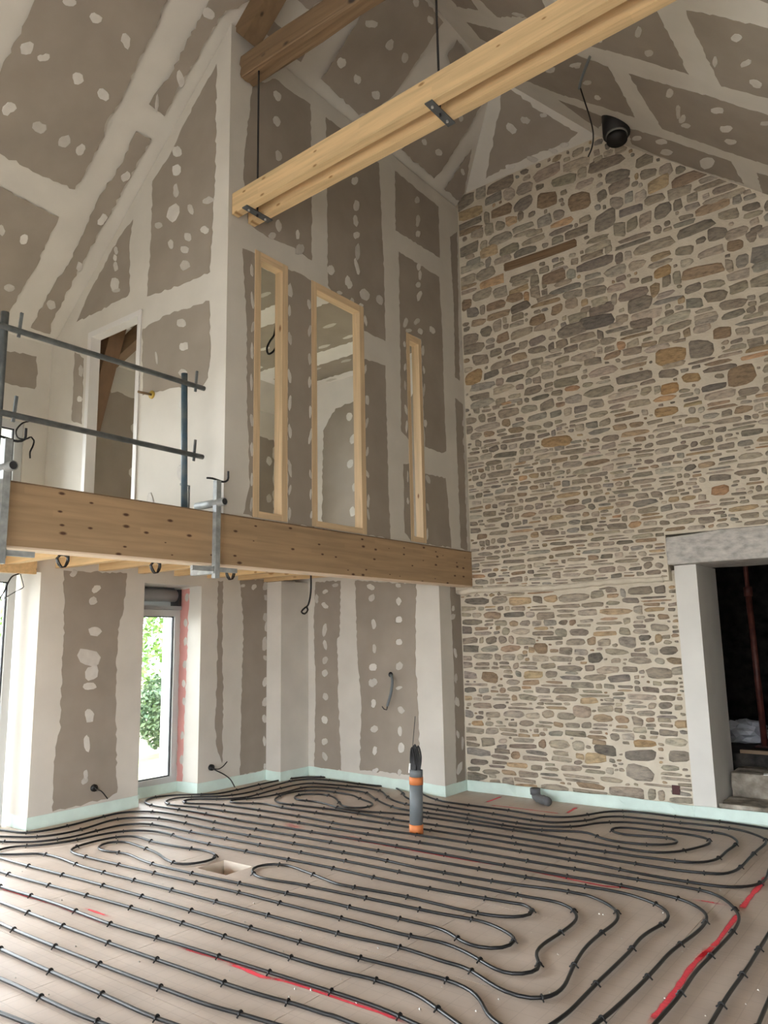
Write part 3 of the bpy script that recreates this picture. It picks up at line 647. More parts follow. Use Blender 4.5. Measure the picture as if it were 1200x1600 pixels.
    for (sw, sh, tries) in ((.9, .8, 2500), (.6, .55, 4500), (.35, .4, 7000), (.2, .28, 9000)):
        for _ in range(tries):
            cx, cz = random.uniform(x0, min(x1, -.3)), random.uniform(z0, z1)
            if not inside(cx, cz): continue
            h, w0 = zone(cz, low); ww, hh = w0 * sw * random.uniform(.7, 1.2), h * sh * random.uniform(.8, 1.15); m_ = .004
            b0, b1, b2, b3 = cx - ww / 2 - m_, cx + ww / 2 + m_, cz - hh / 2 - m_, cz + hh / 2 + m_; ok = True
            for i in range(int(b0 // cs), int(b1 // cs) + 1):
                for j in range(int(b2 // cs), int(b3 // cs) + 1):
                    for q in gr_.get((i, j), ()):
                        if q[0] < b1 and q[1] > b0 and q[2] < b3 and q[3] > b2: ok = False; break
                    if not ok: break
                if not ok: break
            if ok:
                P_ = lump(cx, cz, ww, hh, random.choice((2.4, 3, 4)), .11, random.choice((7, 8, 9))); coursed.append((cx, cz, P_, None)); reg(cx, cz, P_)
    for (cx, cz, P_, col) in coursed:
        for (a, b, c) in halfs(cx, cz): P_ = clip(P_, a, b, c)
        if len(P_) < 4: continue
        A = sum(P_[q][0] * P_[(q + 1) % len(P_)][1] - P_[(q + 1) % len(P_)][0] * P_[q][1] for q in range(len(P_))) / 2
        if A > .0004: res.append((A, cx, cz, P_, col or pick(cz)))
    return res
def stone_geo(m, cols, y, s):
    A, cx, cz, R, col = s; n = len(R); out = random.uniform(.006, .014) * (1.4 if A > .02 else 1)
    r0 = [V((x, y + .004, z)) for x, z in R]
    r1 = [V((cx + (x - cx) * .93, y - out * .75, cz + (z - cz) * .90)) for x, z in R]
    r2 = [V((cx + (x - cx) * .60, y - out - random.uniform(0, .004), cz + (z - cz) * .58)) for x, z in R]
    vs = r0 + r1 + r2 + [V((cx, y - out - .003, cz))]; fs = []
    for a in (0, n):
        for i in range(n): fs.append((a + i, a + (i + 1) % n, a + n + (i + 1) % n, a + n + i))
    fs += [(2 * n + i, 2 * n + (i + 1) % n, 3 * n) for i in range(n)]
    m.add(vs, fs); cols += [col] * len(vs)
def colour(o, cols):
    at_ = o.data.color_attributes.new('stone_col', 'FLOAT_COLOR', 'POINT')
    at_.data.foreach_set('color', [q for c in cols for q in (*c, 1)])
def lay_wall(res, y, parent, xvis, zname):
    score = lambda s: s[0] / (V((s[1], y, s[2])) - CAM).length ** 2 if s[1] < xvis else 0
    res.sort(key=score, reverse=True)
    for s in res[:298]:
        m = MB(); cols = []; stone_geo(m, cols, y, s); o = link('stone', m.v, m.f, M_STONE, parent, True, origin=(s[1], y, s[2])); colour(o, cols)
    m = MB(); cols = []
    for s in res[298:]: stone_geo(m, cols, y, s)
    o = m.build('small_stones', M_STONE, parent, True); colour(o, cols); o['kind'] = 'stuff'
TB0, TB1 = at(788, 421, 'y', YS), at(901, 383, 'y', YS)
def sp(L, y):
    out = []
    for px, py, wpx, hpx, col in L:
        c = at(px, py, 'y', y); e = at(px + wpx / 2, py, 'y', y); f = at(px, py + hpx / 2, 'y', y); out.append((c.x, c.z, abs(e.x - c.x) * 2, abs(f.z - c.z) * 2, col))
    return out
TAN = (.40, .28, .15); GRY = (.27, .24, .195); BRN = (.29, .215, .14); DRK = (.165, .15, .125)
up_sp = sp([(1048, 556, 52, 28, TAN), (1095, 545, 42, 30, GRY), (1158, 586, 48, 34, BRN), (870, 690, 50, 17, TAN), (1046, 607, 30, 19, (.42, .27, .13)), (1040, 643, 40, 15, TAN), (945, 345, 36, 30, GRY), (905, 315, 36, 30, BRN), (855, 312, 34, 26, BRN),
    (930, 503, 60, 22, (.18, .165, .145)), (895, 515, 50, 20, GRY), (1128, 520, 32, 20, BRN), (1125, 766, 30, 16, (.42, .26, .15)), (1035, 425, 30, 18, TAN), (1120, 365, 34, 22, GRY), (965, 275, 40, 20, GRY), (1000, 475, 40, 24, GRY), (990, 590, 60, 16, GRY), (1080, 590, 30, 15, TAN), (840, 500, 26, 16, BRN), (740, 590, 28, 22, TAN)], YS)
def in_up(x, z):
    if z > rake(x) - .03 or x < XM + .02: return False
    if x > LX0 - .02 and z < LZ1 + .03 and x < -.7: return False
    if TB0.x - .05 < x < TB1.x + .05 and 5.78 < z < 5.97: return False
    return True
def half_up(x, z):
    H = [(-1, 0, -(XM + .012)), (0, -1, -(ZLEDGE + .035))]
    H.append((0, 1, ZHIP - .006)); H.append((S, 1, ZHIP + S * XH2 - .008)); H.append((-S, 1, ZHIP - S * XH1 - .008))
    if LX0 < x < -.7: H.append((0, -1, -(LZ1 + .012)))
    elif z < LZ1 + .04 and x <= LX0: H.append((1, 0, LX0 - .012))
    if TB0.x - .1 < x < TB1.x + .1: H.append((0, 1, 5.80) if z < 5.87 else (0, -1, -5.955))
    elif abs(z - 5.87) < .12: H.append((1, 0, TB0.x - .01) if x < TB0.x else (-1, 0, -(TB1.x + .01)))
    return H
lay_wall(lay(XM, XR, ZLEDGE + .03, ZHIP, False, in_up, half_up, up_sp), YS, wall_back, -.55, 'u')
lo_sp = sp([(980, 1003, 30, 18, (.33, .295, .245)), (1030, 1052, 42, 18, (.31, .27, .215)), (1000, 1208, 44, 26, (.34, .305, .255)), (1000, 1180, 52, 18, (.21, .19, .16)), (1008, 1162, 38, 12, TAN), (930, 1028, 24, 16, DRK), (910, 1112, 30, 20, (.40, .33, .26)), (945, 1172, 36, 18, DRK), (1062, 1182, 36, 18, GRY), (765, 1058, 26, 18, BRN), (845, 1013, 22, 18, BRN), (955, 1255, 40, 16, GRY)], YSL)
def in_lo(x, z): return XB + .03 < x < JX0 - .03 and z > .10 or (x > JX2 + .05 and z > .10)
def half_lo(x, z):
    H = [(0, 1, ZLEDGE - .035), (0, -1, -.09)]
    H += [(-1, 0, -(XB + .012)), (1, 0, JX0 - .012)] if x < -1.5 else [(-1, 0, -(JX2 + .02))]
    return H
lay_wall(lay(XB, XR, .09, ZLEDGE - .03, True, in_lo, half_lo, lo_sp), YSL, wall_lower, -1.5, 'l')

# doorway: white rendered jambs, granite lintel, dark space behind
jm = MB().box(JX0, JX1, YSL - .03, 8.19, 0, LZ0 - .002); trim1 = structure(jm.build('trim_1', M_RENDER))
jm = MB().box(JX2, JX2 + .2, YSL - .03, 8.19, 0, LZ0 - .002); trim2 = structure(jm.build('trim_2', M_RENDER))
def rough_block(name, x0, x1, y0, y1, z0, z1, mat, amp, n=14, parent=None, ztop=None):
    bm = bmesh.new(); bmesh.ops.create_cube(bm, size=1)
    bmesh.ops.subdivide_edges(bm, edges=bm.edges[:], cuts=5, use_grid_fill=True)
    for v in bm.verts:
        px = x0 + (v.co.x + .5) * (x1 - x0); py = y0 + (v.co.y + .5) * (y1 - y0); pz = z0 + (v.co.z + .5) * (z1 - z0)
        edge = sum(abs(abs(c) - .5) < 1e-4 for c in v.co)
        if ztop and v.co.z > .49: pz += ztop(px)
        v.co = V((px, py, pz)) + V((random.uniform(-amp, amp), random.uniform(-amp, amp), random.uniform(-amp, amp))) - V((px - (x0 + x1) / 2, py - (y0 + y1) / 2, pz - (z0 + z1) / 2)).normalized() * (.012 if edge > 1 else 0)
    bmesh.ops.bevel(bm, geom=[e for e in bm.edges if len(e.link_faces) == 2 and e.calc_face_angle(0) > .9], offset=.008, segments=1, affect='EDGES')
    m = MB(); bm.verts.ensure_lookup_table(); m.v = [v.co.copy() for v in bm.verts]; bm.verts.index_update(); m.f = [tuple(v.index for v in f.verts) for f in bm.faces]; bm.free()
    return m.build(name, mat, parent)
lin = rough_block('stone_lintel', LX0 - .004, -.74, YS - .025, 8.15, LZ0, LZ1 - .008, M_GRANITE, .006, ztop=lambda x: .012 * math.sin((x - LX0) * 2.6) - .02 * (x < LX0 + .25))
tag(lin, 'rough grey granite lintel over the dark doorway in the stone wall', 'lintel')
st1 = rough_block('stone_step', JX1 + .012, JX2 - .012, YSL - .03, 7.90, .0, .150, M_STEP, .010)
tag(st1, 'lower step with pale crumbling mortar edge at the dark doorway', 'step', 'steps in the doorway')
st2 = rough_block('stone_step', JX1 + .025, JX2 - .012, 7.925, 8.41, .0, .36, M_STEP, .010)
tag(st2, 'upper worn brown stone step below the wooden threshold', 'step', 'steps in the doorway')
ZFD = .47
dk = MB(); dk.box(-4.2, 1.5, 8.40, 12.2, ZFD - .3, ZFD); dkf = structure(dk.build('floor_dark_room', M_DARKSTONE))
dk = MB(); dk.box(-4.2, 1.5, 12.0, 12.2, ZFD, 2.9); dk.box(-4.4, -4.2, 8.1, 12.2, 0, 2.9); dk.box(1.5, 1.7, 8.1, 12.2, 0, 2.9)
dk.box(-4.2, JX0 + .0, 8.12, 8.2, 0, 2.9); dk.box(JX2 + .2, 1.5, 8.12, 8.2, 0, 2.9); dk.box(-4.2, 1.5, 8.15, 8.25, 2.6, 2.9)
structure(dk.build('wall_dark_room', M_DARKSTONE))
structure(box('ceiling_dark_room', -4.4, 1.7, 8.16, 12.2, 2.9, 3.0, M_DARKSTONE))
th = box('threshold_board', JX1 + .02, JX2 - .01, 8.42, 8.47, ZFD + .001, ZFD + .035, M_OAK); tag(th, 'brown wooden threshold board across the top of the doorway steps', 'board')
p0, p1 = at(1164, 880, 'y', 9.0), at(1200, 1210, 'y', 9.0)
pr = empty('steel_prop', (p1.x, 9.0, ZFD), 'dark red leaning steel prop inside the dark doorway', 'prop')
pd = (p0 - p1); q0 = p1 + pd * ((ZFD + .01 - p1.z) / pd.z); q1 = p1 + pd * ((2.86 - p1.z) / pd.z); qm = q0 + (q1 - q0) * .68
MB().tube([q0, qm], .033, 12).build('outer_tube', M_RUST, pr, True); MB().tube([qm, q1], .024, 12).build('inner_tube', M_RUST, pr, True)
MB().tube([qm - pd.normalized() * .05, qm + pd.normalized() * .05], .045, 12).build('collar', M_RUST, pr, True); box('base_plate', q0.x - .08, q0.x + .08, q0.y - .08, q0.y + .08, ZFD + .001, ZFD + .012, M_RUST, pr)
# crumpled bag
bm = bmesh.new(); bmesh.ops.create_icosphere(bm, subdivisions=3, radius=1); bc = at(1166, 1163, 'y', 9.3)
for v in bm.verts:
    k = 1 + random.uniform(-.22, .22); v.co = V((bc.x + v.co.x * .26 * k, 9.3 + v.co.y * .18 * k, max(ZFD + .002, ZFD + .10 + v.co.z * .14 * k)))
m = MB(); bm.verts.index_update(); m.v = [v.co.copy() for v in bm.verts]; m.f = [tuple(v.index for v in f.verts) for f in bm.faces]; bm.free()
tag(m.build('plastic_bag', M_BAG), 'crumpled pale plastic bag on the floor of the dark room', 'bag')
pc = at(1197, 1211, 'z', .367); tag(MB().bar((pc.x - .02, pc.y, .372), (pc.x + .15, pc.y + .03, .378), .10, .006).build('paper_scrap', M_PAPER), 'white scrap of paper lying on the upper step', 'paper')
# timber remnant set in the stones, dark block added for the cavity low on the wall
tl = rough_block('timber_lintel', TB0.x, TB1.x, YS - .022, YS + .06, 5.835, 5.935, M_OAK, .003); tag(tl, 'short dark brown timber lintel set high in the stone wall', 'timber')
wh = at(1057, 1234, 'y', YSL)
tag(box('cavity_block', wh.x - .035, wh.x + .035, YSL - .018, YSL + .03, wh.z - .04, wh.z + .04, plain('box_maroon', (.06, .012, .012), .6)), 'small dark red block standing in for a dark cavity low in the stone wall', 'cavity')

# ================================================================ WINDOWS AND DOOR
def framed(name, label, cat=None): 
    o = bpy.data.objects.new(name, None); C.objects.link(o); o['kind'] = 'structure'; o['label'] = label; return o
wnames = ['narrow pine framed opening, leftmost of three in the partition', 'wide pine framed opening in the middle of the partition', 'slit pine framed opening nearest the stone wall']
for i, (y0, y1, z0, z1) in enumerate(WINS):
    f = framed('window_%d' % (i + 4), wnames[i]); f.location = (XM, y0, z0); a, b = XM - .083, XM + .008; j = .066 if i < 2 else .052
    box('jamb', a, b, y0, y0 + j, z0, z1, M_FRAMEV, f); box('jamb', a, b, y1 - j, y1, z0, z1, M_FRAMEV, f)
    box('head', a, b, y0 + j, y1 - j, z1 - .07, z1, M_FRAMEH, f); box('sill', a, b, y0 + j, y1 - j, z0, z0 + .052, M_FRAMEH, f)
d = framed('door_1', 'white lined doorway without a door at the end of the mezzanine'); d.location = (DX0, YD, ZBT)
M_DF = plain('door_lining_white', (.68, .67, .65), .5)
for x0, x1, n_ in ((DX0 - .055, DX0, 'jamb'), (DX1, DX1 + .05, 'jamb')): box(n_, x0, x1, YD - .012, YD + .09, ZBT, DZ + .055, M_DF, d)
box('head', DX0, DX1, YD - .012, YD + .09, DZ, DZ + .055, M_DF, d)
def sash(name, label, x, y0, y1, z0, z1, leaf=None, wfr=.075):
    f = framed(name, label); f.location = (x, y0, z0)
    for a, b, c, e, n_ in ((y0, y0 + wfr, z0, z1, 'jamb'), (y1 - wfr, y1, z0, z1, 'jamb'), (y0 + wfr, y1 - wfr, z1 - wfr, z1, 'head'), (y0 + wfr, y1 - wfr, z0, z0 + wfr, 'sill')):
        box(n_, x - .035, x + .035, a, b, c, e, M_ALU, f)
    cuts = [y0 + wfr] + (leaf or []) + [y1 - wfr]
    for k in range(len(cuts) - 1):
        a, b = cuts[k], cuts[k + 1]
        if k: box('mullion', x - .035, x + .035, a - .03, a + .03, z0 + wfr, z1 - wfr, M_ALU, f)
        a += .03 * (k > 0); b -= .03 * (k < len(cuts) - 2); g_ = .012
        m = MB(); m.box(x - .012, x + .012, a, a + g_, z0 + wfr, z1 - wfr).box(x - .012, x + .012, b - g_, b, z0 + wfr, z1 - wfr).box(x - .012, x + .012, a + g_, b - g_, z0 + wfr, z0 + wfr + g_).box(x - .012, x + .012, a + g_, b - g_, z1 - wfr - g_, z1 - wfr)
        m.build('gasket', M_GASKET, f)
        box('pane', x - .004, x + .004, a + g_, b - g_, z0 + wfr + g_, z1 - wfr - g_, M_GLASS, f)
    return f
XWF = XL - .40
sash('window_1', 'tall grey framed glazed opening at the left edge, floor level', XWF, A_Y0, A_Y1 - .05, .0, A_Z, [-1.1, .5, 2.1])
w2 = sash('window_2', 'narrow floor length grey window with garden view under the mezzanine', XWF, B_Y0, B_Y1 - .012, .10, 2.05)
sash('window_3', 'bright upper grey framed window at the left end of the mezzanine', XL - .05, C_Y0, C_Y1 - .004, C_Z0, C_Z1, [-1.1, .5, 2.1])
sash('window_7', 'grey framed window in the left wall of the room upstairs', XWF, D_Y0, D_Y1, D_Z0, D_Z1, [5.8])
zb = 2.05; cy = (B_Y0 + B_Y1) / 2
m = MB().tube([(XWF - .02, B_Y0 + .02, zb + .17), (XWF - .02, B_Y1 - .06, zb + .17)], .075, 14); m.build('shutter_roll', M_SHUT, w2, True)
box('shutter_box', XWF - .12, XWF - .10, B_Y0, B_Y1, zb, B_Z, M_SHUT, w2); box('shutter_guide', XWF - .05, XWF + .06, B_Y0, B_Y1 - .012, zb + .002, zb + .045, M_SHUT, w2)
box('shutter_bracket', XWF - .10, XWF + .05, B_Y1 - .05, B_Y1 - .012, zb + .045, zb + .24, M_GASKET, w2)
# step below window_2 and pink board on its far reveal
box('sill_upstand', XWF - .05, XWF + .04, B_Y0, B_Y1, 0, .10, M_ALU, w2)
P_REV = plane((0, B_Y1, 0), (0, -1, 0))
pk = MB().prism(ragged([V((XL - .37, B_Y1, .10)), V((XL - .27, B_Y1, .10)), V((XL - .25, B_Y1, 1.0)), V((XL - .22, B_Y1, 2.30)), V((XL - .38, B_Y1, 2.30))], .012), (0, -.002, 0)).build('pink_board', M_PINK, wall_left); pk['label'] = 'pink fire rated plasterboard on the window reveal'
for z in (.35, .62, 1.0, 1.2, 1.42, 1.68, 1.9, 2.2): wpatch((XL - .27 + random.uniform(-.02, .02), B_Y1 - .0025, z), (1, 0, 0), (0, 0, 1), wall_left, .035, .05)

# ---- aqua foam edge strip
def strip(name, pts, h=.11, t=.008, wav=.006):
    P2 = []; 
    for i in range(len(pts) - 1):
        a, b = V(pts[i]), V(pts[i + 1]); n = max(1, int((b - a).length / .12))
        for k in range(n): P2.append(a + (b - a) * k / n)
    P2.append(V(pts[-1])); vs = []; fs = []
    for i, p in enumerate(P2):
        a, b = P2[max(0, i - 1)], P2[min(len(P2) - 1, i + 1)]; tg = (b - a).normalized(); nr = V((tg.y, -tg.x, 0)); off = .002 + abs(wav * math.sin(i * .9) + random.uniform(-wav, wav) * .5)
        hh = h + random.uniform(-.004, .004) + .3 * wav * math.sin(i * .55)
        for (o_, z) in ((off * .3, 0.001), (off, hh), (off + t, hh), (off * .3 + t + .004, 0.001)): vs.append(p + nr * o_ + V((0, 0, z)))
    for i in range(len(P2) - 1):
        for j in range(4): fs.append((i * 4 + j, i * 4 + (j + 1) % 4, i * 4 + 4 + (j + 1) % 4, i * 4 + 4 + j))
    fs += [(3, 2, 1, 0), tuple(len(vs) - 4 + j for j in range(4))]
    return structure(link(name, vs, fs, M_FOAM, None, False))
strip('baseboard_left', [(XWF + .04, A_Y1, 0), (XL, A_Y1, 0), (XL, B_Y0, 0), (XWF + .045, B_Y0, 0), (XWF + .045, B_Y1, 0), (XL, B_Y1, 0), (XL, 6.80, 0), (XC, 6.80, 0), (XC, YB + .0964 * (XB - XC), 0), (XB, YB, 0), (XB, YSL - .01, 0)], .115, .006, .004)
strip('baseboard_back', [(XB + .02, YSL - .012, 0), (JX0, YSL - .02, 0), (JX0 + .02, YSL - .045, 0), (JX1, YSL - .045, 0), (JX2, YSL - .045, 0), (JX2 + .2, YSL - .045, 0), (XR, YSL - .02, 0)], .115, .010, .016)

# ================================================================ TIMBER
mb = box('mezzanine_beam', XM - .14, XM + .012, YN, YS - .004, ZBB + .012, ZBT - .005, M_GLUE); tag(mb, 'long knotty laminated timber beam edging the mezzanine floor', 'beam')
box('lit_underside', XM - .138, XM + .008, YN + .01, YS - .006, ZBB, ZBB + .0115, M_DECK, mb)['label'] = 'pale added layer imitating floor light on the beam underside'  # pale layer added to paint the floor bounce on the beam's underside
box('membrane_strip', XM - .138, XM + .018, YN + .01, YS - .006, ZBT - .0045, ZBT + .002, M_OAK, mb)['label'] = 'dark strip on top of the beam'
jl = [3.0, 3.47, 3.99, 4.46, 4.93, 5.40, 5.87, 6.35, 6.78]
jn = ['leftmost in view, by the left clamp', 'second from the left clamp, above the cable coil', 'third, over the grey board on the pier', 'fourth, left of the garden window', 'fifth, above the garden window', 'sixth, right of the garden window by the right clamp', 'seventh, right of the right clamp', 'eighth, two from the back wall', 'last one before the back wall']
for y, n_ in zip(jl, jn):
    j = box('floor_joist', XL + (.047 if y < 3.8 else .002), XM - .142, y - .04, y + .04, ZSL, ZBT - .051, M_JOIST)
    tag(j, 'pale spruce joist under the mezzanine, ' + n_, 'joist', 'spruce joists under the mezzanine')
lg = box('trimmer_board', XL + .003, XL + .045, YN + .01, 3.74, ZSL - .075, ZBT - .052, M_JOIST); tag(lg, 'deep pale spruce edge board over the left floor level window', 'board')
# suspended twin beam
TA = -.039
def tw(x, y): return V((x, y + TA * (x - XM), 0))
TZ0, TZ1 = 5.098, 5.283
tb = empty('twin_beam', (XM + .02, 3.95, TZ0), 'pair of pale spruce beams bolted together and hung from rods below the roof', 'beam')
for ya, yb in ((3.815, 3.882), (3.992, 4.062)):
    c = [tw(XM + .02, ya), tw(1.95, ya), tw(1.95, yb), tw(XM + .02, yb)]
    MB().hexa([p + V((0, 0, TZ0)) for p in c] + [p + V((0, 0, TZ1)) for p in c]).build('beam', M_TWIN, tb)
for x in (-4.22, -2.40, -.5):
    c = [tw(x - .03, 3.80), tw(x + .03, 3.80), tw(x + .03, 4.085), tw(x - .03, 4.085)]
    s_ = MB().hexa([p + V((0, 0, TZ0 - .010)) for p in c] + [p + V((0, 0, TZ0 - .001)) for p in c]).build('strap', M_STRAP, tb)
    for y in (3.848, 4.027):
        p = tw(x, y); MB().tube([p + V((0, 0, TZ0 - .010)), p + V((0, 0, TZ0 - .022))], .009, 8).build('bolt', M_BOLT, s_)
    p = tw(x, 3.94); MB().tube([p + V((0, 0, TZ0 - .03)), p + V((0, 0, 6.40 if x < -1 else zs(XRG * 2 - x)))], .008, 8).build('hanger_rod', M_ROD, tb)
# old truss
ot = rough_block('old_tie_beam', XM + .002, -1.96, 3.885, 4.045, 6.40, 6.61, M_OAK, .006); tag(ot, 'dark old oak tie beam crossing high up above the spruce pair', 'beam', 'old truss timbers')
def slope_bar(name, x0, x1, y, sgn, d, h, label):
    f = lambda x: ZAP - S * abs(x - XRG) - d
    m = MB().bar((x0, y, f(x0)), (x1, y, f(x1)), .17, h, (0, 0, 1)); return tag(m.build(name, M_OAK), label, 'rafter', 'old truss timbers')
slope_bar('old_rafter', XM + .03, XRG - .05, 3.93, 1, .16, .19, 'dark old oak rafter rising under the left slope from the partition corner')
a, b = at(128, 705, 'y', 4.15), at(181, 500, 'y', 4.15); u_ = (b - a).normalized()
m = MB(); a2 = a + u_ * ((ZBT + .06 - a.z) / u_.z); a2 = a2 if a2.x > XL + .12 else a + u_ * ((XL + .12 - a.x) / u_.x); bb = a + u_ * ((4.86 - a.z) / u_.z); m.bar(a2, bb, .2, .16, (0, 1, 0))
tag(m.build('old_rafter', M_OAKV), 'slanting old oak timber seen through the upstairs doorway', 'rafter', 'old truss timbers')
tag(MB().bar(V((-6.9, 4.3, 4.55)), V((-5.9, 4.3, 4.88)), .16, .1, (0, 1, 0)).build('old_brace', M_OAK), 'short dark oak brace behind the slanting timber upstairs', 'brace', 'old truss timbers')

# ================================================================ GUARD RAIL
gx = XM - .10
def gp(px, py): return at(px, py, 'x', gx)
gr = empty('guard_rail', (gx, 3.45, ZBT), 'steel tube guard rail with two posts and two rails along the mezzanine edge', 'guard rail')
pa, pb = gp(3, 492), gp(316, 796)
for i, (p0_, p1_, nm) in enumerate(((gp(8, 488), None, 'post'), (gp(301, 588), None, 'post'))):
    y = p0_.y if i == 0 else 3.475; top = p0_.z; m = MB().tube([(gx, y + (.0 if i == 0 else .03), ZBT + .0), (gx, y, top)], .024, 12)
    o = m.build('post', M_RAIL if i == 0 else M_BLUE, gr, True)
    if i: o['label'] = 'post with worn blue paint'
ya = gp(8, 488).y
for z0_, z1_ in ((3.575, 3.585), (3.035, 3.045)):
    r_ = MB().tube([(gx + .045, -.6, z0_), (gx + .045, 3.63, z1_)], .019, 10).build('rail', M_RAIL, gr, True)
    for y in (ya + .07, 3.545): MB().bar((gx + .045, y, z0_ - .035), (gx + .045, y + .012, z0_ + .13), .012, .018, (0, 1, 0)).build('hook', M_RAIL, r_)
for y, lab, nm in ((3.70, 'galvanised clamp gripping the middle of the mezzanine beam', 'r'), (2.115, 'galvanised clamp gripping the beam at the left edge', 'l')):
    cl = empty('beam_clamp', (XM + .03, y, ZBB), lab, 'clamp', 'guard rail clamps'); x0 = XM + .034
    box('upright', x0 - .020, x0 + .020, y - .022, y + .022, ZBB - .10, ZBT + .24, M_STEEL, cl)
    box('lower_jaw', XM - .22, x0 + .010, y - .03, y + .03, ZBB - .065, ZBB - .01, M_STEEL, cl); MB().bar((x0 - .004, y - .22, ZBB - .034), (x0 - .004, y + .20, ZBB - .034), .028, .033).build('foot_bar', M_STEEL, cl)
    MB().tube([(XM - .20, y, ZBT + .07), (x0 + .085, y, ZBT + .07)], .030, 14).build('socket_tube', M_STEEL, cl, True); MB().tube([(x0 + .086, y, ZBT + .07), (x0 + .0865, y, ZBT + .07)], .024, 14).build('tube_mouth', M_GASKET, cl)
    MB().tube(catmull([(x0, y - .10, ZBT + .245), (x0, y - .05, ZBT + .25), (x0, y, ZBT + .245), (x0, y + .06, ZBT + .24), (x0, y + .10, ZBT + .26), (x0, y + .105, ZBT + .33)], .02), .008, 6).build('crank_handle', M_GASKET, cl, True)
    MB().tube([(XM - .12, y - .14, ZBT + .03), (XM - .12, y - .14, ZBT + .20), (XM - .12, y - .22, ZBT + .20)], .009, 6).build('locking_pin', M_STEEL, cl, True)

# ================================================================ HEATING PIPES
PR = .0095; ZP = PR + .004
def t1(L): return T(0, 1200, .25, L)
def t2(L): return T(200, 1190, .25, L)
def t3(L): return T(420, 1190, .25, L)
def t4(L): return T(650, 1200, .25, L)
def t5(L): return T(900, 1210, .25, L)
def b1(L): return T(0, 1380, .25, L)
def b2(L): return T(250, 1380, .25, L)
def b3(L): return T(500, 1380, .25, L)
def b4(L): return T(700, 1380, .25, L)
def b5(L): return T(900, 1380, .25, L)
clip_me = None
def clip_mesh():
    global clip_me
    if clip_me: return clip_me
    m = MB(); r = PR + .004; pts = [(0, r * math.cos(a), r * math.sin(a)) for a in [math.pi * k / 6 for k in range(7)]]
    pts = [(0, r + .010, -ZP + .004), (0, r, -ZP + .012)] + pts + [(0, -r, -ZP + .012), (0, -r - .010, -ZP + .004)]
    m.tube(pts, .0042, 5)
    o = link('pipe_clip', m.v, m.f, M_CLIP, None, False, origin=(0, 0, 0)); clip_me = o.data; bpy.data.objects.remove(o); return clip_me
def run(px, label, extend0=0, extend1=0):
    pts = [at(x, y, 'z', ZP) for x, y in px]
    if extend0: pts.insert(0, pts[0] + (pts[0] - pts[1]).normalized() * extend0)
    if extend1: pts.append(pts[-1] + (pts[-1] - pts[-2]).normalized() * extend1)
    c = catmull(pts, .04)
    for _ in range(2): c = [c[0]] + [(c[i - 1] + c[i] * 2 + c[i + 1]) / 4 for i in range(1, len(c) - 1)] + [c[-1]]
    h = MB().tube(c, PR, 8).build('heating_pipe', M_PIPE, None, True); tag(h, label, 'pipe', 'black floor heating pipes')
    L = 0; nxt = random.uniform(.1, .3); prev = c[0]
    for i in range(1, len(c) - 1):
        L += (c[i] - c[i - 1]).length
        if L > nxt:
            nxt = L + random.uniform(.34, .52); tg = (c[i + 1] - c[i - 1]); o = bpy.data.objects.new('pipe_clip', clip_mesh()); C.objects.link(o)
            o.parent = h; o.location = c[i] - h.location; o.rotation_euler = (0, 0, math.atan2(tg.y, tg.x))
    return h
A_j = t3([(225, 432), (670, 505)]) + t4([(270, 557), (865, 663)]) + t5([(200, 678), (430, 725), (520, 745), (640, 775), (740, 815)]) + b5([(800, 175), (820, 210), (800, 260), (750, 310), (590, 430), (500, 530), (370, 665), (200, 820), (120, 880)])
A_a = t5([(1200, 340), (1110, 325), (900, 295), (650, 268), (400, 237), (290, 230), (200, 232)]) + t4([(1050, 295), (930, 307), (800, 300), (600, 268), (170, 208)]) + t3([(1010, 225), (940, 190), (885, 150), (700, 135), (500, 112), (350, 97), (230, 97), (120, 108)]) + \
    t2([(880, 130), (700, 172), (560, 200), (480, 205), (360, 207), (250, 212), (150, 225), (105, 248), (120, 265), (185, 280), (420, 315), (730, 372)])
run(A_a + A_j, 'outermost black pipe along the far walls, returning on the red line to the bottom right', .3, .3)
Bp = list(reversed(t4([(115, 480), (840, 605)]) + t5([(200, 625), (455, 668), (600, 690), (850, 740), (920, 775), (980, 825)]) + b5([(1015, 195), (1020, 225), (990, 290), (860, 435), (750, 550), (640, 710), (500, 870)])))
Bp += t3([(785, 480), (465, 428)]) + t2([(785, 335), (710, 325), (445, 287), (270, 270), (232, 255), (240, 243), (300, 228), (450, 220), (600, 215), (740, 195), (900, 152), (1040, 118)])
Bp += t3([(260, 110), (400, 118), (580, 142), (690, 152), (760, 155), (820, 178), (865, 228), (960, 256), (1040, 270)]) + t4([(325, 262), (550, 297), (720, 325), (850, 340), (980, 335), (1100, 322)])
Bp += t5([(150, 268), (270, 262), (360, 270), (620, 298), (880, 325), (1030, 348), (1130, 380), (1190, 412), (1130, 478), (1075, 530), (1050, 560), (1000, 600), (920, 622), (800, 615), (670, 603), (265, 540), (0, 495)])
Bp += t4([(455, 445), (35, 380)]) + t3([(850, 405), (470, 345), (105, 290)]) + t2([(835, 262), (680, 258), (632, 252), (650, 240), (820, 225), (950, 200), (1060, 170)])
Bp += t3([(240, 158), (380, 162), (485, 175), (605, 193), (660, 230), (745, 272), (820, 295), (970, 318)]) + t4([(210, 300), (565, 360), (755, 385), (950, 395), (1040, 398), (1100, 412), (1170, 442)])
Bp += t5([(250, 418), (400, 435), (520, 440), (630, 432), (645, 420), (600, 400), (500, 390), (300, 375), (240, 362), (215, 345), (240, 333), (320, 333), (450, 348), (700, 375), (800, 395), (838, 412), (830, 435), (765, 455), (650, 480), (540, 488), (400, 478), (200, 445)])
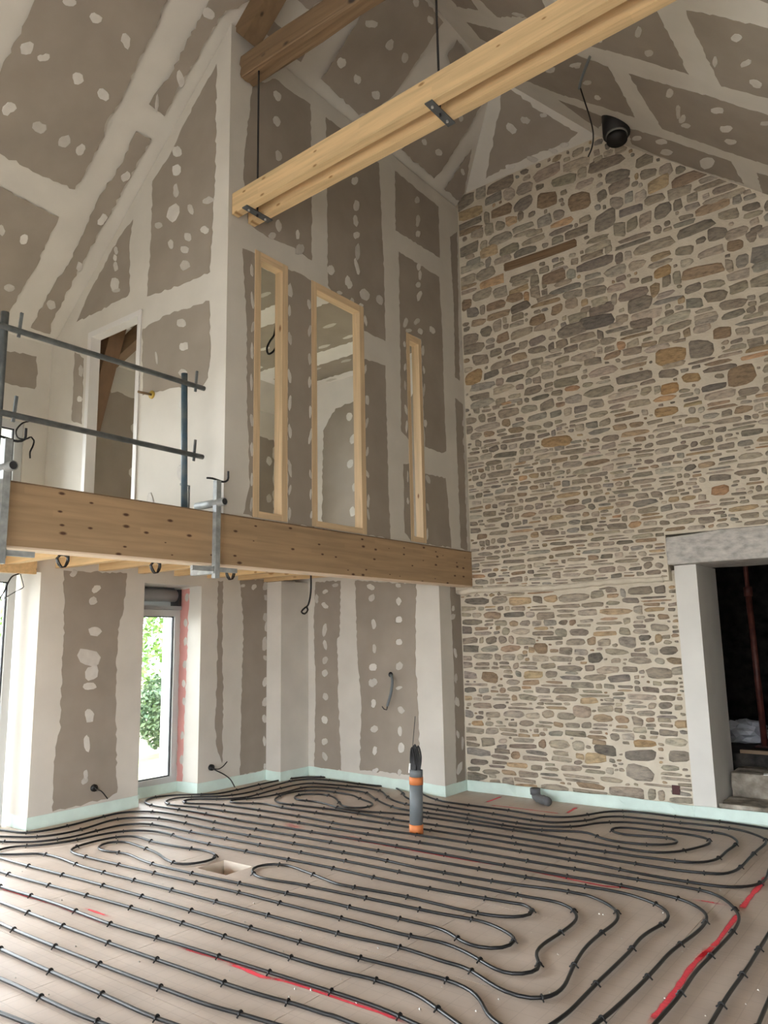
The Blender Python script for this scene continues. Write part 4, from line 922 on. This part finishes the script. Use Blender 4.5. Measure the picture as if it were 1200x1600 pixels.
Bp += t4([(985, 448), (360, 350)]) + t3([(1000, 350), (805, 325), (620, 313), (445, 290), (360, 265), (280, 248), (175, 237), (158, 224), (185, 208), (260, 202), (340, 205), (390, 215), (425, 235), (440, 258), (470, 280), (540, 290), (620, 284), (655, 270), (640, 257), (570, 232), (525, 210), (415, 192), (330, 180), (200, 183), (90, 205), (36, 238), (70, 258), (200, 275), (445, 305), (565, 325), (880, 376)])
Bp += t4([(75, 350), (600, 432), (930, 485)]) + t5([(410, 515), (720, 550), (800, 548), (880, 530), (940, 480), (1010, 425), (990, 400), (940, 375), (710, 342), (400, 305), (300, 298), (150, 302), (0, 325)])
Bp += t4([(860, 367), (730, 357), (480, 320), (285, 285), (35, 245)]) + t3([(800, 250), (745, 222), (695, 182), (600, 163), (490, 152), (375, 143), (260, 135), (170, 145)]) + t2([(900, 180), (720, 225), (530, 235), (400, 235), (345, 243), (345, 255), (400, 262), (520, 265), (660, 280), (1065, 340)])
Bp += t3([(465, 393), (845, 445)]) + t4([(290, 462), (470, 490), (1140, 605)]) + t5([(410, 622), (920, 702), (1000, 705), (1130, 690), (1185, 655), (1200, 610)])
run(Bp, 'black pipe winding in the two far spirals by the stone wall', .3, .2)
run(t1([(0, 388), (80, 397), (165, 405), (300, 388), (450, 355), (620, 310), (750, 280), (870, 271), (980, 275), (1170, 303)]) + t2([(640, 397), (1020, 460)]) + t3([(560, 535)]) + t4([(205, 597), (810, 702)]) + t5([(200, 722), (350, 755), (500, 810)]) + b5([(560, 165), (582, 205), (560, 245), (475, 290), (400, 345), (350, 410), (250, 510), (145, 610), (0, 760)]) + b4([(740, 820), (650, 880)]),
    'black pipe skirting the left pier and bending down to the bottom edge', .4, .04)
Dp = t1([(0, 428), (230, 430), (420, 405), (555, 370), (700, 325), (800, 312), (950, 312), (1040, 322)]) + t2([(555, 425), (1015, 508)]) + t3([(685, 608)]) + t4([(0, 620), (470, 705), (700, 738), (900, 762), (1070, 795)]) + b5([(65, 72), (150, 105), (220, 145), (262, 180), (268, 205), (240, 250), (140, 325), (60, 400), (0, 490)])
Dp += b4([(765, 560), (750, 595), (730, 640), (680, 690), (600, 720), (525, 725), (430, 710), (350, 675), (270, 630), (150, 550), (80, 515), (10, 500)]) + b3([(500, 400), (185, 332), (0, 285)]) + b2([(1185, 332)][:0] + [(520, 160), (200, 75)]) + t1([(970, 735), (515, 615), (350, 555), (240, 535), (100, 540), (0, 538), (-60, 525), (0, 510), (30, 500), (100, 490), (240, 483), (450, 455), (650, 412), (800, 392), (930, 392), (1050, 410), (1150, 440)])
Dp += t2([(785, 570)]) + t3([(350, 655), (835, 762)]) + t4([(460, 818), (660, 850)]) + b4([(465, 128), (520, 150), (546, 175), (530, 198), (480, 210), (400, 212), (265, 200), (100, 170)]) + b3([(545, 85), (90, 0)]) + t3([(370, 743), (230, 688), (100, 645), (0, 642)]) + t2([(800, 655), (772, 688), (800, 715), (850, 730), (1050, 762)])
Dp += t3([(170, 762), (620, 855)]) + b3([(300, 95), (740, 187), (1020, 240), (1130, 285)]) + b4([(400, 325), (424, 360), (400, 390), (350, 410), (270, 412), (180, 400), (90, 365), (0, 305)]) + b3([(740, 280), (535, 230), (280, 172), (0, 105)]) + t2([(1020, 828), (670, 755), (400, 698), (155, 640), (65, 607)])
Dp += t1([(800, 537), (685, 522), (635, 514), (608, 499), (640, 475), (700, 462), (770, 460), (880, 492), (980, 530), (1035, 570)]) + t2([(280, 630), (340, 642), (450, 632), (530, 612), (553, 592), (530, 570), (450, 550), (365, 540)]) + t1([(945, 457), (870, 432), (800, 425), (720, 432), (600, 457), (480, 490), (438, 513), (470, 535), (540, 555), (790, 615), (1110, 690)])
Dp += t2([(725, 825)]) + b2([(525, 65), (965, 178)]) + b3([(200, 235), (520, 320), (780, 375), (940, 445)]) + b4([(230, 500), (300, 540), (390, 568), (470, 572), (530, 560), (578, 536), (580, 515), (560, 475), (545, 435), (560, 405), (600, 375), (680, 325), (770, 262), (810, 215), (805, 190), (770, 155), (700, 122), (500, 85)])
Dp += t4([(310, 730), (0, 670)]) + t3([(450, 615)]) + t2([(600, 478), (375, 435), (215, 403), (130, 390)]) + t1([(870, 348), (750, 358), (600, 393), (430, 435), (210, 462), (80, 462), (0, 460)])
run(Dp, 'black pipe folding back and forth across the middle floor around the square recess', .4, .4)
run(t1([(15, 567), (200, 618), (570, 713), (1050, 848)]) + b2([(50, 128), (600, 288)]) + b3([(165, 445), (725, 585), (850, 622), (920, 655), (1000, 725), (1030, 790), (1065, 845), (1120, 880)]), 'black pipe bending sharply beside the bottom centre', 1.3, .04)
run(t1([(0, 645), (110, 680), (475, 777)]) + b1([(950, 190)]) + b2([(465, 352), (1030, 528)]) + b3([(350, 605), (605, 697), (700, 760), (860, 875)]), 'black pipe next above the long red line in the foreground', 1.3, .3)
run(b1([(0, 20), (340, 125), (690, 255), (1140, 388)]) + b2([(645, 545), (1200, 718)]) + b3([(280, 745), (450, 810), (600, 880)]), 'black pipe laid along the long red line in the foreground', 1.3, .3)
run(b1([(0, 118), (65, 142), (370, 258), (680, 373), (1080, 512)]) + b2([(580, 683), (880, 765), (1060, 825)]) + b3([(60, 820), (200, 875)]), 'black pipe next below the long red line in the foreground', 1.3, .3)
run(b1([(0, 250), (90, 292), (455, 440), (895, 610)]) + b2([(325, 768), (500, 815), (700, 875)]), 'black pipe second below the long red line', 1.3, .3)
run(b1([(0, 410), (240, 518), (665, 705), (930, 825)]) + b2([(80, 878)]), 'black pipe third below the long red line', 1.3, .3)
run(b1([(0, 595), (85, 632), (490, 820), (650, 880)]), 'black pipe second from the bottom left corner', 1.3, .3)
run(b1([(0, 810), (180, 880)]), 'black pipe nearest the bottom left corner', 1.3, .3)
run(b5([(1200, 320), (1070, 530), (950, 700), (840, 880)]), 'black pipe just right of the red line in the bottom right', .4, .3)
run(b5([(1195, 750), (1140, 880)]), 'short black pipe end at the bottom right corner', .4, .3)

# ---- red spray marks on the floor
def spray(px, w_, cov=1.0):
    pts = [at(x, y, 'z', .0012) for x, y in px]; c = catmull(pts, .05); vs = []; fs = []; cv = []
    for i, p in enumerate(c):
        tg = (c[min(i + 1, len(c) - 1)] - c[max(0, i - 1)]).normalized(); nr = V((-tg.y, tg.x, 0)); ww = w_ * .72 * random.uniform(.75, 1.25); e = min(1, min(i, len(c) - 1 - i) / 2)
        for k, a in ((-1, 0), (-.45, 1), (.45, 1), (1, 0)): vs.append(p + nr * ww * k); cv.append(a * cov * e)
    for i in range(len(c) - 1):
        for j in range(3): fs.append((i * 4 + j, i * 4 + j + 1, i * 4 + 5 + j, i * 4 + 4 + j))
    o = link('spray_mark', vs, fs, M_SPRAY, floor); a_ = o.data.attributes.new('cover', 'FLOAT', 'POINT'); a_.data.foreach_set('value', cv); o['label'] = 'red marking spray'
spray(b1([(-40, 5), (20, 35), (340, 132), (690, 265)]), .022, .9); spray(b1([(500, 145), (600, 180), (715, 220)]), .024, .85); spray(b1([(1080, 382), (1200, 425)]) + b2([(200, 425), (400, 482), (560, 530)]), .018, .8)
spray(b2([(400, 490), (560, 550), (640, 585), (780, 612)]), .030, 1); spray(b2([(640, 580), (800, 618), (980, 675), (1200, 750)]) + b3([(200, 750), (380, 810), (560, 885)]), .022, .95)
spray(t2([(340, 305), (420, 320), (560, 345), (730, 375)]), .035, .6); spray(t2([(960, 380), (1030, 398), (1110, 420)]), .05, .5); spray(t3([(80, 390), (225, 420)]), .05, .5); spray(t3([(440, 460), (600, 485)]), .06, .5)
spray(t3([(200, 430), (670, 512), (1200, 608)]) + t4([(600, 620), (1200, 740)]) + t5([(300, 708), (480, 738)]), .034, .75); spray(t5([(690, 775), (850, 800), (1000, 830)]), .028, .75)
spray(t5([(1200, 625), (1140, 705), (1080, 775), (1020, 860)]), .036, .95); spray(b5([(1030, 175), (950, 275), (870, 380), (740, 500), (600, 700), (440, 890)]), .032, .95); spray(b5([(850, 390), (790, 450), (735, 495)]), .045, .9)
spray(t4([(550, 172), (490, 195), (415, 222)]), .030, .9); spray(t4([(430, 228), (640, 252), (940, 290)]), .024, .8); spray(t4([(1020, 238), (980, 260), (925, 292)]), .035, .9)
# pale plaster crumbs on the floor
mcr = MB()
for _ in range(230):
    x, y = random.uniform(-6.6, -.2), random.uniform(2.0, 7.2); r = random.uniform(.003, .008)
    mcr.add([(x - r, y, .001), (x + r * .6, y + r, .001), (x + r, y - r * .8, .001), (x, y, .001 + r)], [(0, 2, 3), (2, 1, 3), (1, 0, 3), (0, 1, 2)])
mcr.build('plaster_crumbs', M_PATCH, floor)['kind'] = 'stuff'

# ================================================================ SERVICES
cx_, cy_ = -4.02, 5.67
cn = empty('conduit_stub', (cx_, cy_, 0), 'upright grey and orange conduit standing out of the floor with looped black cables', 'conduit')
def cyl(z0, z1, r, nm, mt): return MB().tube([(cx_ + .02 * z0, cy_ + .012 * z0, z0), (cx_ + .02 * z1, cy_ + .012 * z1, z1)], r, 18, True).build(nm, mt, cn, True)
CR = .058
cyl(.001, .075, CR + .003, 'orange_band', M_ORANGE); cyl(.075, .405, CR, 'grey_tube', M_CONDG); cyl(.405, .468, CR + .003, 'orange_band', M_ORANGE); cyl(.468, .525, CR, 'grey_end', M_CONDG)
for k in range(5):
    ox = -.022 + .010 * k; hh = .19 + .012 * (k % 3)
    MB().tube(catmull([(cx_ + ox, cy_ - .01, .50), (cx_ + ox - .012, cy_ - .01 + .005 * k, .62), (cx_ + ox + .01, cy_ + .01 * k - .02, .525 + hh), (cx_ + ox + .026, cy_ + .012 * k - .01, .64), (cx_ + ox + .022, cy_ + .01, .50)], .02), .008, 6).build('cable_loop', M_CABLE, cn, True)
MB().tube([(cx_ - .03, cy_, .5), (cx_ - .02, cy_ + .01, .75), (cx_ + .005, cy_ + .02, .98)], .003, 5).build('draw_wire', M_ROD, cn)
MB().tube([(cx_ - .045, cy_ - .02, .50), (cx_ - .035, cy_ - .02, .58)], .008, 6).build('white_cable', M_PAPER, cn)
# drain elbow
dp = at(846, 1243, 'z', .05); dr = empty('drain_elbow', (dp.x, 7.33, 0), 'grey plastic drain elbow lying on the floor beside the stone wall', 'drain pipe')
e0 = V((dp.x - .02, 7.36, 0))
MB().tube([e0 + V((0, 0, .135)), e0 + V((0, 0, .075))], .052, 16).build('socket', M_PVC, dr, True); MB().tube([e0 + V((0, 0, .1355)), e0 + V((0, 0, .136))], .044, 16).build('socket_mouth', M_GASKET, dr)
MB().tube(catmull([e0 + V((0, 0, .08)), e0 + V((.01, -.01, .055)), e0 + V((.06, -.04, .048)), e0 + V((.16, -.10, .045)), e0 + V((.20, -.125, .044))], .02), .042, 14).build('elbow', M_PVC, dr, True)
for k in (.10, .15): p = e0 + V((k + .01, -.06 - (k - .1) * .7, .046)); MB().tube([p, p + V((.018, -.0115, 0))], .0445, 14).build('ring', M_PVC, dr, True)
# flue duct through the right slope
dc = onp(962, 192, P_RS); dd = V((.03, -.10, -1)).normalized()
vd = empty('flue_duct', dc, 'black round flue duct poking through the sloped ceiling above the stone wall', 'duct')
MB().tube([dc - dd * .13, dc + dd * .14],   .132, 20).build('outer_collar', M_DUCT, vd, True)
MB().tube([dc + dd * .135, dc + dd * .165], .104, 20).build('seal_ring', M_DUCTR, vd, True); MB().tube([dc + dd * .165, dc + dd * .215], .100, 20).build('inner_pipe', M_DUCT, vd, True)
# loose cables
def cable(px, plane_, r, label, offs=None, mat=None, name='loose_cable', smooth=True):
    o, n = plane_; pts = []
    for i, (x, y) in enumerate(px):
        f = (offs[i] if offs else .03); pl = (o + n * f, n); pts.append(onp(x, y, pl))
    return tag(MB().tube(catmull(pts, .02), r, 6).build(name, mat or M_CABLE, None, True), label, 'cable')
P_SL = plane((0, 7.0, 0), (0, -1, 0))
ck = empty('ceiling_cable', onp(922, 88, P_RS), 'black cable with a grey sleeve dangling from the right ceiling slope', 'cable')
q0 = onp(922, 88, P_RS); yy = q0.y
MB().tube(catmull([at(x, y, 'y', yy) for x, y in ((922, 88), (914, 108), (908, 125), (905, 139))], .02), .012, 8).build('sleeve', M_CONDG, ck, True)
MB().tube(catmull([at(x, y, 'y', yy) for x, y in ((907, 138), (914, 160), (922, 185), (927, 210), (925, 230), (919, 245))], .02), .006, 6).build('wire', M_CABLE, ck, True)
cable([(147, 1226), (149, 1232), (158, 1236), (168, 1248)], P_LEFT, .006, 'black cable sprouting from the wall box low on the left pier', [.0, .03, .05, .04])
bx = onp(146, 1231, P_LEFT); tag(MB().tube([bx, bx + V((.022, 0, 0))], .035, 12).build('wall_box', M_CABLE, None, True), 'round black wall box low on the left pier', 'wall box')
cable([(329, 1199), (338, 1204), (350, 1210), (360, 1218), (367, 1230)], P_LEFT, .007, 'black cable bending down to the floor right of the garden window', [0, .05, .07, .06, .05])
cable([(329, 1199), (340, 1202), (348, 1198), (355, 1190)], P_LEFT, .006, 'black cable end pointing up right of the garden window', [.02, .07, .09, .10])
bx = onp(329, 1199, P_LEFT); tag(MB().tube([bx, bx + V((.03, 0, 0))], .035, 12).build('wall_box', M_CABLE, None, True), 'round black wall box right of the garden window', 'wall box')
cable([(422, 1180), (420, 1186), (423, 1192)], P_LEFT, .010, 'short black cable stub near the far left corner', [0, .03, .02])
cs = empty('wall_conduit', onp(611, 1054, P_BACK), 'grey conduit with black wire hanging from the hole in the back wall', 'conduit')
bx = onp(611, 1054, P_BACK); MB().tube([bx, bx + V((0, -.012, 0))], .03, 12).build('hole_rim', M_GASKET, cs, True)
def pb_(x, y, o): return onp(x, y, (P_BACK[0] + P_BACK[1] * o, P_BACK[1]))
MB().tube(catmull([pb_(611, 1054, 0), pb_(613, 1064, .10), pb_(611, 1082, .13), pb_(605, 1103, .12)], .02), .016, 8).build('conduit_tail', M_CONDG, cs, True)
MB().tube(catmull([pb_(605, 1103, .12), pb_(604, 1109, .12), pb_(600, 1108, .12), pb_(597, 1104, .12)], .02), .006, 6).build('wire', M_CABLE, cs, True)
for px, py, lab in ((98, 876, 'black cable coil under the joists nearest the left clamp'), (243, 886, 'black cable coil under the joists above the garden window'), (360, 897, 'black cable coil under the joists right of the right clamp')):
    c = at(px, py, 'x', XM - .35); pts = []
    for k in range(34):
        a = k * 6.283 / 11; r_ = .038 + .004 * math.sin(k * 1.7); pts.append(c + V((.012 * math.sin(k * .8), r_ * math.cos(a), r_ * 1.1 * math.sin(a))))
    pts.append(V((c.x, c.y + .02, ZBT - .051)))
    tag(MB().tube(pts, .006, 6).build('cable_coil', M_CABLE, None, True), lab, 'cable', 'cable coils under the joists')
hx = XM - .5
hc = [at(x, y, 'x', hx) for x, y in ((484, 898), (486, 912), (485, 930), (481, 946), (476, 950), (471, 956), (476, 959), (481, 953), (479, 947))]; hc[0].z = ZBT - .051
tag(MB().tube(catmull(hc, .02), .009, 6).build('hanging_cable', M_CABLE, None, True), 'black cable with a looped end hanging below the mezzanine beam', 'cable')
wc = [at(x, y, 'x', -5.2) for x, y in ((433, 523), (428, 524), (422, 533), (417, 545), (419, 553), (426, 550), (433, 540))]; wc[0].z = 4.914
tag(MB().tube(catmull(wc, .02), .011, 6).build('hanging_cable', M_CABLE, None, True), 'black looped cable visible through the leftmost inner window', 'cable')
cable([(46, 658), (34, 662), (25, 674), (28, 684), (40, 686), (49, 683), (53, 688), (51, 698), (47, 706), (47, 716)], P_LEFT, .008, 'black looped cable beside the bright upper left window', [0, .05, .08, .10, .1, .1, .1, .1, .1, .1])
yt = onp(238, 617, P_DOOR); ye = empty('yellow_stub', yt, 'yellow sleeved dark tube stub sticking out of the wall beside the upstairs doorway', 'tube stub')
MB().tube([yt, yt + V((0, -.012, 0))], .036, 12).build('sleeve', M_YEL, ye, True); y2 = at(216, 612, 'y', YD - .16); MB().tube([yt, y2], .011, 8).build('tube', M_OAK, ye, True)
cable([(30, 896), (17, 903), (6, 925), (-6, 945)], P_LEFT, .007, 'black cable draped across the left floor level window top', [0, .10, .12, .12]); cable([(32, 897), (36, 912), (37, 917), (25, 924), (8, 934), (-6, 942)], P_LEFT, .004, 'thin black cable looping beside the left floor level window', [.0, .06, .08, .1, .1, .1])

# ================================================================ OUTSIDE
M_GRAVEL = mottled('pale_gravel', [(.3, (.33, .315, .285)), (.7, (.46, .44, .40))], scale=9, detail=8, rough=1)
gd = structure(box('ground', -60, 60, -60, 60, -.42, -.305, M_GRAVEL))
structure(box('ground_lawn', -40, XL - 2.0, 2.0, 40, -.304, -.26, M_GRASS))
def foliage(name, cx, cy, cz, sx, sy, sz, n, leaf, mat, label, cat):
    m = MB()
    for _ in range(n):
        while True:
            a, b, c = (random.uniform(-1, 1) for _ in range(3))
            if a * a + b * b + c * c <= 1: break
        p = V((cx + a * sx, cy + b * sy, max(-.2, cz + c * sz))); u = V((random.uniform(-1, 1), random.uniform(-1, 1), random.uniform(-1, 1))).normalized(); v = u.cross(V((random.uniform(-1, 1), random.uniform(-1, 1), random.uniform(-1, 1)))).normalized()
        l = leaf * random.uniform(.6, 1.4); m.add([p - u * l, p + v * l * .45, p + u * l, p - v * l * .45], [(0, 1, 2, 3)])
    o = m.build(name, mat); return tag(o, label, cat)
foliage('hedge', -15.5, 12.5, 1.9, 2.2, 5.5, 2.2, 9000, .09, M_LEAF, 'bright green leafy hedge in the garden beyond the window', 'hedge')
foliage('shrub', -11.6, 8.85, .5, .55, .75, .72, 4200, .05, M_LEAF2, 'dull green shrub close outside the narrow window', 'shrub')
foliage('shrub', -11.6, 4.6, .6, .8, 2.2, .95, 2500, .06, M_LEAF2, 'low green shrub outside the left floor level window', 'shrub')
